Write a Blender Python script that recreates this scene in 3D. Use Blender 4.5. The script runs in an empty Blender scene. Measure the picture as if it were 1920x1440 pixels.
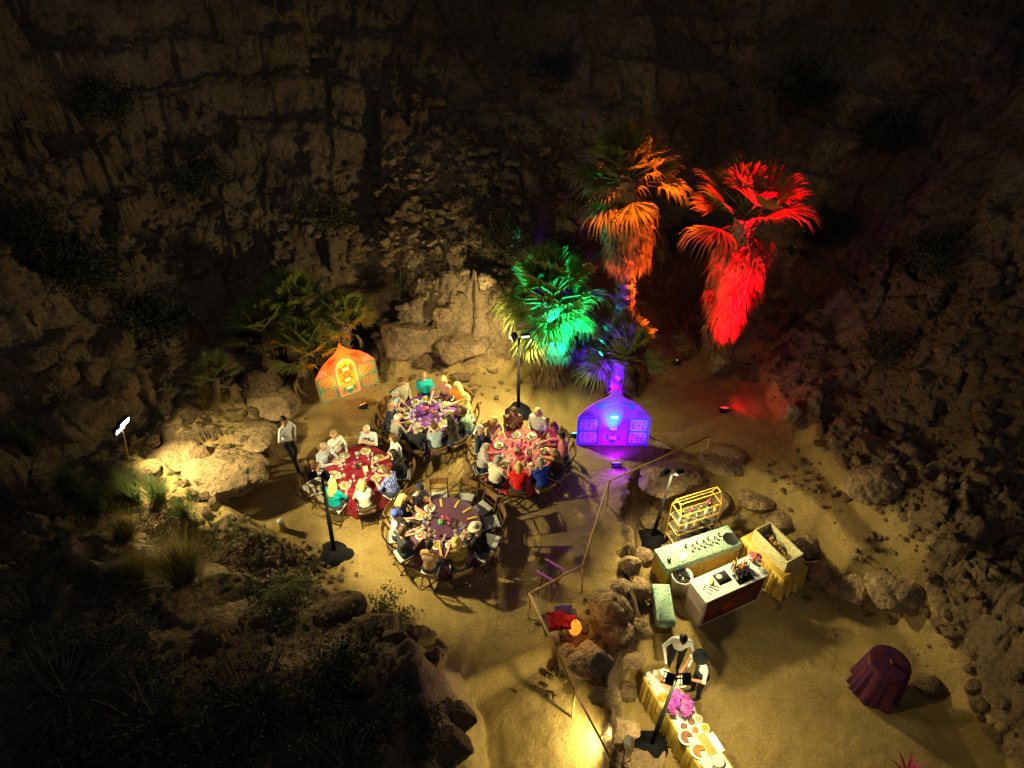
import bpy, bmesh, math, random
import numpy as np
from mathutils import Vector, Matrix, Euler
R = math.radians
rng = np.random.default_rng(7)
random.seed(7)
sc = bpy.context.scene
col = sc.collection

# ------------------------------------------------------------------ camera
CH, PITCH, FPX = 14.0, 40.0, 1333.0
cam_d = bpy.data.cameras.new('camera')
cam_d.sensor_width = 36.0
cam_d.lens = 36.0 * FPX / 1920.0
cam_d.clip_start = 0.1
cam_d.clip_end = 500
cam = bpy.data.objects.new('camera', cam_d)
cam.location = (0, 0, CH)
cam.rotation_euler = (R(90 - PITCH), 0, 0)
col.objects.link(cam)
sc.camera = cam

# ------------------------------------------------------------------ sky and moonlight
w = bpy.data.worlds.new('World'); sc.world = w; w.use_nodes = True
nt = w.node_tree
sky = nt.nodes.new('ShaderNodeTexSky'); sky.sky_type = 'NISHITA'; sky.sun_disc = False
sky.sun_elevation = R(50); sky.sun_rotation = R(160)
bgn = nt.nodes['Background']; bgn.inputs['Strength'].default_value = 0.011
nt.links.new(sky.outputs[0], bgn.inputs[0])
sd = bpy.data.lights.new('moon', 'SUN'); sd.energy = 0.065; sd.angle = R(8); sd.color = (0.78, 0.84, 1.0)
so = bpy.data.objects.new('moon', sd); so.rotation_euler = (R(38), R(14), R(0)); col.objects.link(so)
vs = sc.view_settings
vs.view_transform = 'Standard'; vs.look = 'None'; vs.exposure = 0.0; vs.gamma = 1.0
vs.use_curve_mapping = False
sc.cycles.max_bounces = 5; sc.cycles.diffuse_bounces = 2; sc.cycles.glossy_bounces = 2
sc.cycles.transmission_bounces = 4; sc.cycles.transparent_max_bounces = 6
sc.cycles.sample_clamp_indirect = 2.0
try:
    sc.cycles.use_denoising = True
except Exception:
    pass

# ------------------------------------------------------------------ survey: image point -> place on a level
_cp, _sp = math.cos(R(PITCH)), math.sin(R(PITCH))
def ray(u, v):
    x = (u - 960) / FPX; y = (720 - v) / FPX
    return np.array([x, _cp + y * _sp, -_sp + y * _cp])
def G(u, v, z=0.0):
    d = ray(u, v); t = (z - CH) / d[2]
    return np.array([d[0] * t, d[1] * t, z])

# ------------------------------------------------------------------ noise
def _hash(ix, iy, s):
    n = (ix.astype(np.int64) * 374761393 + iy.astype(np.int64) * 668265263 + s * 974634777) & 0xffffffff
    n = ((n ^ (n >> 13)) * 1274126177) & 0xffffffff
    n = (n ^ (n >> 16)) & 0xffffffff
    return n / 4294967295.0
def vnoise(x, y, s=0):
    ix = np.floor(x); iy = np.floor(y); fx = x - ix; fy = y - iy
    fx = fx * fx * fx * (fx * (fx * 6 - 15) + 10); fy = fy * fy * fy * (fy * (fy * 6 - 15) + 10)
    a = _hash(ix, iy, s); b = _hash(ix + 1, iy, s); c = _hash(ix, iy + 1, s); d = _hash(ix + 1, iy + 1, s)
    return (a * (1 - fx) + b * fx) * (1 - fy) + (c * (1 - fx) + d * fx) * fy
def fbm(x, y, s=0, o=4):
    r = 0; a = .5
    for i in range(o):
        r = r + a * (vnoise(x, y, s + i * 17) - .5) * 2; x = x * 2.03 + 5.1; y = y * 2.03 + 1.7; a *= .5
    return r
def blocks(x, y, s, tilt=.6):
    """tilted, cracked rock blocks: height and distance to the nearest crack"""
    ix = np.floor(x); iy = np.floor(y)
    f1 = np.full(x.shape, 9.0); f2 = np.full(x.shape, 9.0); h = np.zeros(x.shape)
    for dx in (-1, 0, 1):
        for dy in (-1, 0, 1):
            cx = ix + dx; cy = iy + dy
            px = cx + _hash(cx, cy, s); py = cy + _hash(cx, cy, s + 1)
            d = np.hypot(x - px, y - py)
            hh = _hash(cx, cy, s + 2) - .5 + tilt * ((x - px) * (_hash(cx, cy, s + 3) - .5) + (y - py) * (_hash(cx, cy, s + 4) - .5)) * 2
            n = d < f1
            f2 = np.where(n, f1, np.minimum(f2, d)); h = np.where(n, hh, h); f1 = np.where(n, d, f1)
    return h, f2 - f1
def sst(a, b, x):
    t = np.clip((x - a) / (b - a), 0, 1); return t * t * (3 - 2 * t)
def polydist(px, py, poly):
    """signed distance, negative inside"""
    d = np.full(px.shape, 1e9); ins = np.zeros(px.shape, bool)
    n = len(poly)
    for i in range(n):
        ax, ay = poly[i][:2]; bx, by = poly[(i + 1) % n][:2]
        ex, ey = bx - ax, by - ay; wx, wy = px - ax, py - ay
        t = np.clip((wx * ex + wy * ey) / (ex * ex + ey * ey + 1e-12), 0, 1)
        d = np.minimum(d, np.hypot(wx - ex * t, wy - ey * t))
        c = ((ay > py) != (by > py)) & (px < (bx - ax) * (py - ay) / (by - ay + 1e-12) + ax)
        ins ^= c
    return np.where(ins, -d, d)

# ------------------------------------------------------------------ materials
def mat(name, color, rough=.8, spec=.3, metal=0, var=0.0, vscale=6, bump=0, bscale=30, emit=None, es=0, color2=None, c2t=(.45, .6), alpha=None, trans=0, sheen=0):
    m = bpy.data.materials.new(name); m.use_nodes = True
    n = m.node_tree.nodes; l = m.node_tree.links; b = n['Principled BSDF']
    b.inputs['Base Color'].default_value = (*color, 1); b.inputs['Roughness'].default_value = rough
    b.inputs['Specular IOR Level'].default_value = spec; b.inputs['Metallic'].default_value = metal
    if trans: b.inputs['Transmission Weight'].default_value = trans
    if alpha is not None: b.inputs['Alpha'].default_value = alpha
    if emit: b.inputs['Emission Color'].default_value = (*emit, 1); b.inputs['Emission Strength'].default_value = es
    tc = None
    if var or bump or color2:
        tc = n.new('ShaderNodeTexCoord')
    if var or color2:
        t = n.new('ShaderNodeTexNoise'); t.inputs['Scale'].default_value = vscale; t.inputs['Detail'].default_value = 6
        l.new(tc.outputs['Object'], t.inputs['Vector'])
        r = n.new('ShaderNodeValToRGB')
        c2 = color2 or tuple(max(0, c * (1 - var)) for c in color)
        c1 = color if color2 else tuple(c * (1 + var) for c in color)
        r.color_ramp.elements[0].position = c2t[0] if color2 else .3; r.color_ramp.elements[1].position = c2t[1] if color2 else .7
        r.color_ramp.elements[0].color = (*c2, 1); r.color_ramp.elements[1].color = (*c1, 1)
        l.new(t.outputs[0], r.inputs[0]); l.new(r.outputs[0], b.inputs['Base Color'])
    if bump:
        t2 = n.new('ShaderNodeTexNoise'); t2.inputs['Scale'].default_value = bscale; t2.inputs['Detail'].default_value = 8
        l.new(tc.outputs['Object'], t2.inputs['Vector'])
        bp = n.new('ShaderNodeBump'); bp.inputs['Strength'].default_value = bump; bp.inputs['Distance'].default_value = .03
        l.new(t2.outputs[0], bp.inputs['Height']); l.new(bp.outputs[0], b.inputs['Normal'])
    return m

def rock_material(name, sandy=False, tint=(1, 1, 1)):
    m = bpy.data.materials.new(name); m.use_nodes = True
    n = m.node_tree.nodes; l = m.node_tree.links; b = n['Principled BSDF']
    b.inputs['Roughness'].default_value = .92; b.inputs['Specular IOR Level'].default_value = .15
    tc = n.new('ShaderNodeTexCoord'); src = tc.outputs['Object']
    def noise(sc_, det=8, ro=.6, dist=0):
        t = n.new('ShaderNodeTexNoise'); t.inputs['Scale'].default_value = sc_; t.inputs['Detail'].default_value = det
        t.inputs['Roughness'].default_value = ro; t.inputs['Distortion'].default_value = dist
        l.new(src, t.inputs['Vector']); return t.outputs[0]
    def ramp(inp, stops):
        r = n.new('ShaderNodeValToRGB'); e = r.color_ramp.elements
        for i, (p, c) in enumerate(stops):
            if i < 2: el = e[i]; el.position = p
            else: el = e.new(p)
            el.color = (c[0] * tint[0], c[1] * tint[1], c[2] * tint[2], 1)
        l.new(inp, r.inputs[0]); return r.outputs[0]
    def mix(f, a, c, mode='MIX'):
        x = n.new('ShaderNodeMix'); x.data_type = 'RGBA'; x.blend_type = mode
        if isinstance(f, float): x.inputs[0].default_value = f
        else: l.new(f, x.inputs[0])
        l.new(a, x.inputs[6]); l.new(c, x.inputs[7]); return x.outputs[2]
    big = ramp(noise(.55, 6, .65, .6), [(.3, (.16, .115, .07)), (.52, (.27, .2, .125)), (.72, (.36, .28, .17))])
    fine = ramp(noise(9, 10, .72), [(.3, (.45, .43, .4)), (.5, (.85, .82, .78)), (.72, (1.15, 1.12, 1.05))])
    rk = mix(1.0, big, fine, 'MULTIPLY')
    # dark desert varnish in patches, pale lichen flecks
    var_ = n.new('ShaderNodeMapRange'); l.new(noise(2.3, 9, .7, .3), var_.inputs[0]); var_.inputs[1].default_value = .55; var_.inputs[2].default_value = .66
    dk = n.new('ShaderNodeRGB'); dk.outputs[0].default_value = (.085, .07, .055, 1)
    vm = n.new('ShaderNodeMath'); vm.operation = 'MULTIPLY'; vm.inputs[1].default_value = .7; l.new(var_.outputs[0], vm.inputs[0])
    rk = mix(vm.outputs[0], rk, dk.outputs[0])
    out = rk
    bumpsrc = noise(16, 10, .75)
    bp = n.new('ShaderNodeBump'); bp.inputs['Strength'].default_value = .9; bp.inputs['Distance'].default_value = .11
    l.new(bumpsrc, bp.inputs['Height'])
    vo = n.new('ShaderNodeTexVoronoi'); vo.feature = 'DISTANCE_TO_EDGE'; vo.inputs['Scale'].default_value = 1.7
    wv = n.new('ShaderNodeVectorMath'); wv.operation = 'ADD'; wn_ = n.new('ShaderNodeTexNoise'); wn_.inputs['Scale'].default_value = 1.6; wn_.inputs['Detail'].default_value = 4
    l.new(src, wn_.inputs['Vector']); l.new(src, wv.inputs[0]); l.new(wn_.outputs['Color'], wv.inputs[1]); l.new(wv.outputs[0], vo.inputs['Vector'])
    cr_ = n.new('ShaderNodeMapRange'); cr_.inputs[1].default_value = 0; cr_.inputs[2].default_value = .05; l.new(vo.outputs['Distance'], cr_.inputs[0])
    ck = n.new('ShaderNodeBump'); ck.inputs['Strength'].default_value = .7; ck.inputs['Distance'].default_value = .1
    l.new(cr_.outputs[0], ck.inputs['Height']); l.new(bp.outputs[0], ck.inputs['Normal'])
    md = n.new('ShaderNodeBump'); md.inputs['Strength'].default_value = .8; md.inputs['Distance'].default_value = .28
    l.new(noise(4.2, 6, .65), md.inputs['Height']); l.new(ck.outputs[0], md.inputs['Normal'])
    nb = md.outputs[0]
    if sandy:
        at = n.new('ShaderNodeAttribute'); at.attribute_name = 'sand'
        sd1 = ramp(noise(.7, 7, .6, .4), [(.3, (.33, .24, .095)), (.5, (.43, .32, .125)), (.7, (.52, .39, .165))])
        sd2 = ramp(noise(22, 8, .75), [(.3, (.62, .6, .58)), (.5, (.95, .94, .92)), (.7, (1.18, 1.18, 1.15))])
        sd_ = mix(1.0, sd1, sd2, 'MULTIPLY')
        ad = n.new('ShaderNodeMath'); ad.operation = 'ADD'; l.new(at.outputs['Fac'], ad.inputs[0])
        nn = n.new('ShaderNodeMapRange'); l.new(noise(3.5, 8, .7), nn.inputs[0]); nn.inputs[1].default_value = .3; nn.inputs[2].default_value = .7
        nn.inputs[3].default_value = -.35; nn.inputs[4].default_value = .35
        l.new(nn.outputs[0], ad.inputs[1])
        cl = n.new('ShaderNodeMapRange'); l.new(ad.outputs[0], cl.inputs[0]); cl.inputs[1].default_value = .35; cl.inputs[2].default_value = .65
        out = mix(cl.outputs[0], rk, sd_)
        b2 = n.new('ShaderNodeBump'); b2.inputs['Strength'].default_value = .7; b2.inputs['Distance'].default_value = .05
        l.new(noise(11, 10, .7), b2.inputs['Height']); l.new(bp.outputs[0], b2.inputs['Normal'])
        nm_ = n.new('ShaderNodeMix'); nm_.data_type = 'VECTOR'; l.new(cl.outputs[0], nm_.inputs[0]); l.new(nb, nm_.inputs[4]); l.new(b2.outputs[0], nm_.inputs[5])
        nb = nm_.outputs[1]
    l.new(out, b.inputs['Base Color']); l.new(nb, b.inputs['Normal'])
    return m

M = {}
M['terrain'] = rock_material('desert_ground', True, (1.03, .99, .94))
M['rock'] = rock_material('granite_boulder', False, (1.09, 1.03, .95))
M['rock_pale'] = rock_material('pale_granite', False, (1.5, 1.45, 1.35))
M['wood'] = mat('dark_folding_chair_wood', (.075, .036, .014), .5, .4, var=.35, vscale=9)
M['wood_light'] = mat('chair_slat_wood', (.17, .085, .025), .45, .45, var=.3, vscale=12)
M['pad'] = mat('ivory_seat_pad', (.5, .48, .43), .7)
M['black'] = mat('black_powder_coat', (.012, .012, .013), .55, .4)
M['polepaint'] = mat('matt_black_pole', (.006, .006, .006), .8, .08)
M['blackbag'] = mat('black_sandbag_cloth', (.006, .006, .007), .8, .12, bump=.6, bscale=14)
M['chrome'] = mat('bright_metal', (.6, .6, .6), .3, .5, 1)
M['white'] = mat('white_glaze', (.68, .65, .52), .35, .5)
M['glass'] = mat('clear_glass', (.85, .87, .85), .08, .6, alpha=.38)
M['rust'] = mat('brown_painted_pipe', (.42, .25, .07), .55, .4, var=.35, vscale=15)
M['gold'] = mat('gold_painted_steel', (.75, .45, .07), .4, .5, var=.15, vscale=8)

M['palm'] = mat('palm_leaf', (.27, .3, .07), .6, .3, var=.45, vscale=3)
M['deadpalm'] = mat('dry_palm_leaf', (.30, .205, .10), .8, .2, var=.45, vscale=3)
M['trunk'] = mat('palm_trunk', (.2, .13, .07), .9, .1, var=.5, vscale=7, bump=.8, bscale=18)
M['shrub'] = mat('shrub_leaf', (.06, .062, .025), .7, .2, var=.5, vscale=2)
M['shrub_dark'] = mat('dark_shrub_leaf', (.038, .045, .02), .75, .2, var=.5, vscale=2)
M['creosote'] = mat('creosote_leaf', (.075, .085, .03), .6, .3, var=.4, vscale=3)
M['grass'] = mat('dry_grass_blade', (.21, .165, .045), .7, .2, var=.5, vscale=2)
M['weed'] = mat('green_weed_blade', (.105, .13, .04), .7, .2, var=.5, vscale=2)
M['redbrush'] = mat('russet_brush', (.13, .07, .028), .8, .2, var=.5, vscale=3)
M['twig'] = mat('dry_twig', (.15, .115, .08), .85, .1)

def leafy(m, f=.45):
    n = m.node_tree.nodes; l = m.node_tree.links; b = n['Principled BSDF']; out = n['Material Output']
    t = n.new('ShaderNodeBsdfTranslucent'); x = n.new('ShaderNodeMixShader'); x.inputs[0].default_value = f
    src = b.inputs['Base Color'].links[0].from_socket
    l.new(src, t.inputs['Color']); l.new(b.outputs[0], x.inputs[1]); l.new(t.outputs[0], x.inputs[2]); l.new(x.outputs[0], out.inputs['Surface'])
leafy(M['palm'], .6); leafy(M['deadpalm'], .35)
for k_ in ('shrub', 'creosote', 'grass', 'weed'): leafy(M[k_], .35)
# ------------------------------------------------------------------ mesh building
class MB:
    def __init__(s): s.v = []; s.f = []; s.m = []; s.n = 0; s.cur = 0
    def add(s, vs_, fs, m=None):
        o = s.n; s.v.append(np.asarray(vs_, float).reshape(-1, 3)); s.n += len(s.v[-1])
        mi = s.cur if m is None else m
        for k, f in enumerate(fs):
            s.f.append(tuple(int(i) + o for i in f)); s.m.append(mi if not hasattr(mi, '__len__') else int(mi[k]))
        return s
    def box(s, c, d, rz=0, M4=None):
        x, y, z = d[0] / 2, d[1] / 2, d[2] / 2
        p = np.array([(-x, -y, -z), (x, -y, -z), (x, y, -z), (-x, y, -z), (-x, -y, z), (x, -y, z), (x, y, z), (-x, y, z)])
        if rz:
            ca, sa = math.cos(rz), math.sin(rz); p = np.stack([p[:, 0] * ca - p[:, 1] * sa, p[:, 0] * sa + p[:, 1] * ca, p[:, 2]], 1)
        p = p + np.array(c)
        return s.add(p, [(0, 3, 2, 1), (4, 5, 6, 7), (0, 1, 5, 4), (1, 2, 6, 5), (2, 3, 7, 6), (3, 0, 4, 7)])
    def path(s, pts, rad, n=6, sq=1.0, cap=True):
        P = [np.array(p, float) for p in pts]; k = len(P)
        rad = [rad] * k if not hasattr(rad, '__len__') else rad
        vs_ = []; up = None
        for i in range(k):
            d = P[min(i + 1, k - 1)] - P[max(i - 1, 0)]; d = d / (np.linalg.norm(d) + 1e-9)
            if up is None:
                up = np.array([0, 0, 1.]) if abs(d[2]) < .9 else np.array([1., 0, 0])
            a = np.cross(d, up); a /= np.linalg.norm(a) + 1e-9; b = np.cross(a, d); up = b
            off = math.pi / 4 if n == 4 else 0
            for j in range(n):
                t = 2 * math.pi * j / n + off
                vs_.append(P[i] + rad[i] * (a * math.cos(t) * sq + b * math.sin(t)))
        fs = [(i * n + j, i * n + (j + 1) % n, (i + 1) * n + (j + 1) % n, (i + 1) * n + j) for i in range(k - 1) for j in range(n)]
        if cap: fs += [tuple(range(n))[::-1], tuple(range((k - 1) * n, k * n))]
        return s.add(vs_, fs)
    def lathe(s, prof, n=16, c=(0, 0, 0), close=True, ph=0):
        vs_ = []; k = len(prof)
        for r, z in prof:
            for j in range(n):
                t = 2 * math.pi * j / n + ph; vs_.append((c[0] + r * math.cos(t), c[1] + r * math.sin(t), c[2] + z))
        fs = [(i * n + j, i * n + (j + 1) % n, (i + 1) * n + (j + 1) % n, (i + 1) * n + j) for i in range(k - 1) for j in range(n)]
        if close: fs += [tuple(range(n))[::-1], tuple(range((k - 1) * n, k * n))]
        return s.add(vs_, fs)
    def prism(s, poly, y0, y1):
        """poly in (x,z), extruded along y"""
        n = len(poly)
        vs_ = [(x, y0, z) for x, z in poly] + [(x, y1, z) for x, z in poly]
        fs = [tuple(range(n)), tuple(range(2 * n - 1, n - 1, -1))] + [(i + n, (i + 1) % n + n, (i + 1) % n, i) for i in range(n)]
        return s.add(vs_, fs)
    def ball(s, c, r, n=8, k=5, sz=1.0):
        return s.lathe([(r * math.sin(math.pi * (i + .15) / (k + .3 - .0)) if 0 < i < k else r * .12, -r * sz * math.cos(math.pi * i / k)) for i in range(k + 1)], n, c)
    def mesh(s, name, mats=(), smooth=False):
        me = bpy.data.meshes.new(name)
        V_ = np.concatenate(s.v) if s.v else np.zeros((0, 3))
        me.from_pydata(V_.tolist(), [], s.f)
        for m in (mats if isinstance(mats, (list, tuple)) else [mats]): me.materials.append(m)
        if len(me.materials) > 1: me.polygons.foreach_set('material_index', np.array(s.m, np.int32))
        if smooth: me.polygons.foreach_set('use_smooth', np.ones(len(me.polygons), bool))
        me.update(); return me

def link(name, me, parent=None, loc=(0, 0, 0), rot=(0, 0, 0), scale=(1, 1, 1)):
    o = bpy.data.objects.new(name, me); col.objects.link(o)
    o.location = loc; o.rotation_euler = rot; o.scale = scale
    if parent is not None: o.parent = parent
    return o
def part(name, mb, mats, parent, smooth=False, **k):
    return link(name, mb.mesh(name, mats, smooth), parent, **k)
def tag(o, label, cat, group=None, kind=None):
    o['label'] = label; o['category'] = cat
    if group: o['group'] = group
    if kind: o['kind'] = kind
    return o
def thing(name, label, cat, loc=(0, 0, 0), rz=0, group=None, rot=None):
    o = bpy.data.objects.new(name, None); col.objects.link(o); o.empty_display_size = .1
    o.location = loc; o.rotation_euler = rot or (0, 0, rz)
    return tag(o, label, cat, group)
def dup(root, loc, rz=0, label=None, group=None, scale=None, rot=None):
    r = root.copy(); col.objects.link(r); r.location = loc; r.rotation_euler = rot or (0, 0, rz)
    if scale is not None: r.scale = scale if hasattr(scale, '__len__') else (scale,) * 3
    if label: r['label'] = label
    if group: r['group'] = group
    for ch in list(root.children):
        c = ch.copy(); col.objects.link(c); c.parent = r
        for g in list(ch.children):
            d = g.copy(); col.objects.link(d); d.parent = c
    return r

# ------------------------------------------------------------------ the canyon floor and hillsides
X0, X1, Y0, Y1, DS = -26.0, 26.0, 0.8, 36.0, 0.062
gx = np.arange(X0, X1 + DS, DS); gy = np.arange(Y0, Y1 + DS, DS)
GX, GY = np.meshgrid(gx, gy)
ALL = [(600, 722), (700, 700), (735, 722), (800, 716), (900, 728), (960, 716), (1050, 716), (1100, 722), (1270, 712), (1330, 680), (1410, 668),
       (1440, 760), (1500, 850), (1580, 930), (1640, 1000), (1700, 1080), (1760, 1170), (1840, 1290), (1920, 1440), (1950, 1640), (900, 1640),
       (912, 1440), (905, 1340), (860, 1262), (780, 1190), (705, 1140), (615, 1078), (560, 1022), (500, 985), (440, 945), (480, 895), (512, 850), (520, 800), (560, 755)]
LOW = [(1196, 1000), (1230, 955), (1330, 950), (1425, 985), (1500, 1040), (1560, 1110), (1690, 1165), (1790, 1262), (1870, 1420), (1900, 1640), (1195, 1640),
       (1180, 1430), (1165, 1300), (1205, 1200), (1200, 1100)]
ZL = -1.4
P_all = [G(*p) for p in ALL]
P_low = [G(*p, ZL) for p in LOW]
P_ramp = [G(*p, -.3) for p in [(870, 1300), (930, 1268), (1045, 1218), (1085, 1290), (1185, 1395), (1240, 1640), (840, 1640), (850, 1440)]]
def base_height(x, y):
    d = polydist(x, y, P_all); wob = fbm(x * .5, y * .5, 3, 3)
    do = np.maximum(d + .35 * wob * sst(0, 1, d), 0)
    wb = sst(13.0, 16.5, y + .12 * np.abs(x)); wr = sst(3.5, 6.5, x) * (1 - .7 * wb); wn = (1 - sst(9.0, 11.0, y)) * (1 - sst(0, 3, x))
    wl = np.clip(1 - wb - wr - wn, 0, 1)
    xw = x + .9 * fbm(x * .7 + 9, y * .7, 13, 4)
    pm = sst(-4.9, -2.9, xw) * (1 - sst(-.1, 1.6, xw))                   # the rock mass behind the middle of the camp
    hb = .5 * do + 1.9 * pm * sst(0, 1.5, do) * (1 - sst(2.2, 6.5, do)) + .7 * np.maximum(do - 2.0, 0) + .15 * np.maximum(do - 8, 0)
    hr = .35 * sst(0, .5, do) + .42 * do + .4 * np.maximum(do - 2.5, 0)
    hl = .62 * sst(0, .55, do) + .1 * do + .45 * np.maximum(do - 3.2, 0) + .25 * np.maximum(do - 7, 0)
    st = sst(-4.5, -1.5, x)
    hn = .55 * do * (1 - st) * (do < 4) + (do >= 4) * 2.2 * (1 - st) + st * (1.9 * sst(0, 1.1, do) + .25 * do)
    hn = np.minimum(hn, 2.6 + .15 * fbm(x, y, 9)) - .12 * np.maximum(7 - y, 0) * sst(1, 3, do)
    tot = wb + wr + wn + wl + 1e-6
    h = (wb * hb + wr * hr + wn * hn + wl * hl) / tot
    # the lower terrace with the bar, behind a wall of boulders, and the ramp beside it
    dl = polydist(x, y, P_low)
    lowm = 1 - sst(-.05, .55, dl + .2 * fbm(x * 1.3, y * 1.3, 5, 3))
    dr = polydist(x, y, P_ramp)
    rampm = 1 - sst(-.25, .1, dr)
    rampz = -.1 - np.clip((9.0 - y) * .2, 0, .85)
    h = h * (1 - rampm * (do <= 0)) + rampz * rampm * (do <= 0)
    h = np.where(do > 0, h * (1 - lowm) + (ZL * (1 - sst(0, 1.6, do)) + h) * lowm, h * (1 - lowm) + ZL * lowm)
    return h, d, do, dl
H, D_, DO, DL = base_height(GX, GY)
rockw = sst(.05, 1.0, DO)
wx = GX + .5 * fbm(GX * .8, GY * .8, 21, 3); wy = GY + .5 * fbm(GX * .8, GY * .8, 22, 3)
b1, c1 = blocks(wx * .42, wy * .5 + wx * .12, 31); b2, c2 = blocks(wx * 1.05, wy * 1.2 - wx * .25, 41); b3, c3 = blocks(wx * 2.6, wy * 2.9, 51)
leftsand = (1 - sst(-9.5, -5.5, GX) * 0) * sst(-12, -7, GX) * (1 - sst(-5.8, -4.6, GX)) * sst(10.0, 12, GY) * (1 - sst(16, 18, GY))
nearl = (1 - sst(8, 10.5, GY)) * (1 - sst(-4, -2, GX))
ra = rockw * (1 - .75 * leftsand) * (1 - .55 * nearl)
rockness = .55 + .9 * sst(-.25, .35, fbm(GX * .16 + 3, GY * .16, 61, 3))
ra = ra * rockness
rid = 1 - np.abs(fbm(wx * 1.3, wy * 1.3 + .4 * wx, 73, 5)) * 2
b4, c4 = blocks(wx * 5.2 + 3, wy * 5.6, 57)
H += ra * (.95 * b1 - .1 * (1 - sst(0, .1, c1)) + .42 * b2 - .08 * (1 - sst(0, .1, c2)) + .19 * b3 - .03 * (1 - sst(0, .12, c3)) + .075 * b4
           + .3 * rid * sst(-.3, .3, fbm(GX * .3, GY * .3, 77, 2)) + .2 * fbm(GX * 2.0, GY * 2.6, 71, 6))
H += .03 * fbm(GX * .8, GY * .8, 81, 4) + .03 * fbm(GX * 3.4, GY * 3.4, 83, 4) * (DO <= .5)
H += (DO <= .02) * .035 * (np.abs(fbm(GX * 2.6, GY * 2.6, 87, 3)) - .2) * sst(-.3, .2, fbm(GX * .5, GY * .5, 88, 2))
H += .08 * sst(0, .6, DO) * fbm(GX * 2.2, GY * 2.2, 85, 4)
wallw = sst(-.05, .15, DL) * (1 - sst(.45, .8, DL)) * (DO <= .8) * (1 - sst(3.6, 4.6, GX))
H += wallw * (.3 * b2 + .16 * b3 + .1 * b4)
gully = fbm(GX * .22, GY * .1, 91, 3)
H += sst(2, 8, DO) * gully * 1.5
tw = sst(.6, 2.0, DO) * sst(12, 15, GY + .3 * np.abs(GX)) * (.35 + .65 * sst(-.2, .3, fbm(GX * .35, GY * .35, 97, 3)))
ph_ = H / 1.15 + .22 * GX * .3 + .45 * fbm(GX * .45, GY * .45, 98, 4)
H += tw * (.17 * np.sin(2 * math.pi * ph_) + .06 * np.sin(2 * math.pi * (ph_ * 2.7 + .3)))
def hz(x, y):
    fx = np.clip((np.asarray(x, float) - X0) / DS, 0, len(gx) - 2.001); fy = np.clip((np.asarray(y, float) - Y0) / DS, 0, len(gy) - 2.001)
    i = fx.astype(int); j = fy.astype(int); a = fx - i; b = fy - j
    return (H[j, i] * (1 - a) + H[j, i + 1] * a) * (1 - b) + (H[j + 1, i] * (1 - a) + H[j + 1, i + 1] * a) * b
def T(u, v):
    """where the view ray through an image point meets the ground"""
    d = ray(u, v); t = np.linspace(6, 60, 2200)
    x = d[0] * t; y = d[1] * t; z = CH + d[2] * t
    k = np.argmax(z < hz(x, y))
    return np.array([x[k], y[k], float(hz(x[k], y[k]))])
ny, nx = GX.shape
me = bpy.data.meshes.new('ground')
V_ = np.stack([GX, GY, H], -1).reshape(-1, 3)
ii = (np.arange(ny - 1)[:, None] * nx + np.arange(nx - 1)[None]).reshape(-1)
F_ = np.stack([ii, ii + 1, ii + nx + 1, ii + nx], 1)
me.vertices.add(len(V_)); me.vertices.foreach_set('co', V_.astype(np.float32).reshape(-1))
me.loops.add(len(F_) * 4); me.loops.foreach_set('vertex_index', F_.astype(np.int32).reshape(-1))
me.polygons.add(len(F_)); me.polygons.foreach_set('loop_start', (np.arange(len(F_)) * 4).astype(np.int32))
me.polygons.foreach_set('loop_total', np.full(len(F_), 4, np.int32)); me.polygons.foreach_set('use_smooth', np.ones(len(F_), bool))
gyy, gxx = np.gradient(H, DS)
slope = np.hypot(gxx, gyy)
sand = np.clip((1 - sst(.05, .7, DO)) + leftsand * (1 - sst(.5, 1.0, slope)) + .35 * sst(.1, .4, fbm(GX * .4, GY * .4, 95, 3)) * (slope < .7), 0, 1)
sand = sand * (1 - sst(-.02, .1, DL) * (1 - sst(.45, .75, DL)) * (DO <= .3) * (1 - sst(3.6, 4.6, GX)))
at = me.attributes.new('sand', 'FLOAT', 'POINT'); at.data.foreach_set('value', sand.astype(np.float32).reshape(-1))
me.materials.append(M['terrain']); me.update(); me.validate()
ground = link('ground', me); ground['kind'] = 'structure'

# ------------------------------------------------------------------ rocks
def ico(sub):
    bm = bmesh.new(); bmesh.ops.create_icosphere(bm, subdivisions=sub, radius=1.0)
    v = np.array([p.co[:] for p in bm.verts]); f = [tuple(q.index for q in p.verts) for p in bm.faces]; bm.free(); return v, f
ICO = {k: ico(k) for k in (1, 2, 3, 4, 5)}
def noise3(p, s, sc_):
    return fbm(p[:, 0] * sc_ + p[:, 2] * sc_ * .7 + s, p[:, 1] * sc_ - p[:, 2] * sc_ * .6, s, 4)
def rock_shape(seed, sub=4, angular=.5):
    r = np.random.default_rng(seed); v, f = ICO[sub]; p = v.copy()
    p *= (1 + .22 * noise3(v, seed, .9))[:, None]
    for _ in range(int(8 + 10 * angular)):
        n = r.normal(size=3); n /= np.linalg.norm(n); d = .72 - .2 * angular + .25 * r.random()
        p -= np.maximum(p @ n - d, 0)[:, None] * n * min(1, .6 + .5 * angular)
    rg = np.abs(noise3(v, seed + 9, 2.1)); p *= (1 + .07 * noise3(v, seed + 3, 3.0) + .035 * noise3(v, seed + 5, 8.0) - .09 * np.clip(1 - rg * 9, 0, 1))[:, None]
    return p, f
def rock_mesh(name, seed, sc3, m, sub=4, angular=.5):
    p, f = rock_shape(seed, sub, angular); mb = MB(); mb.add(p * np.array(sc3), f); return mb.mesh(name, m, True)

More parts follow.
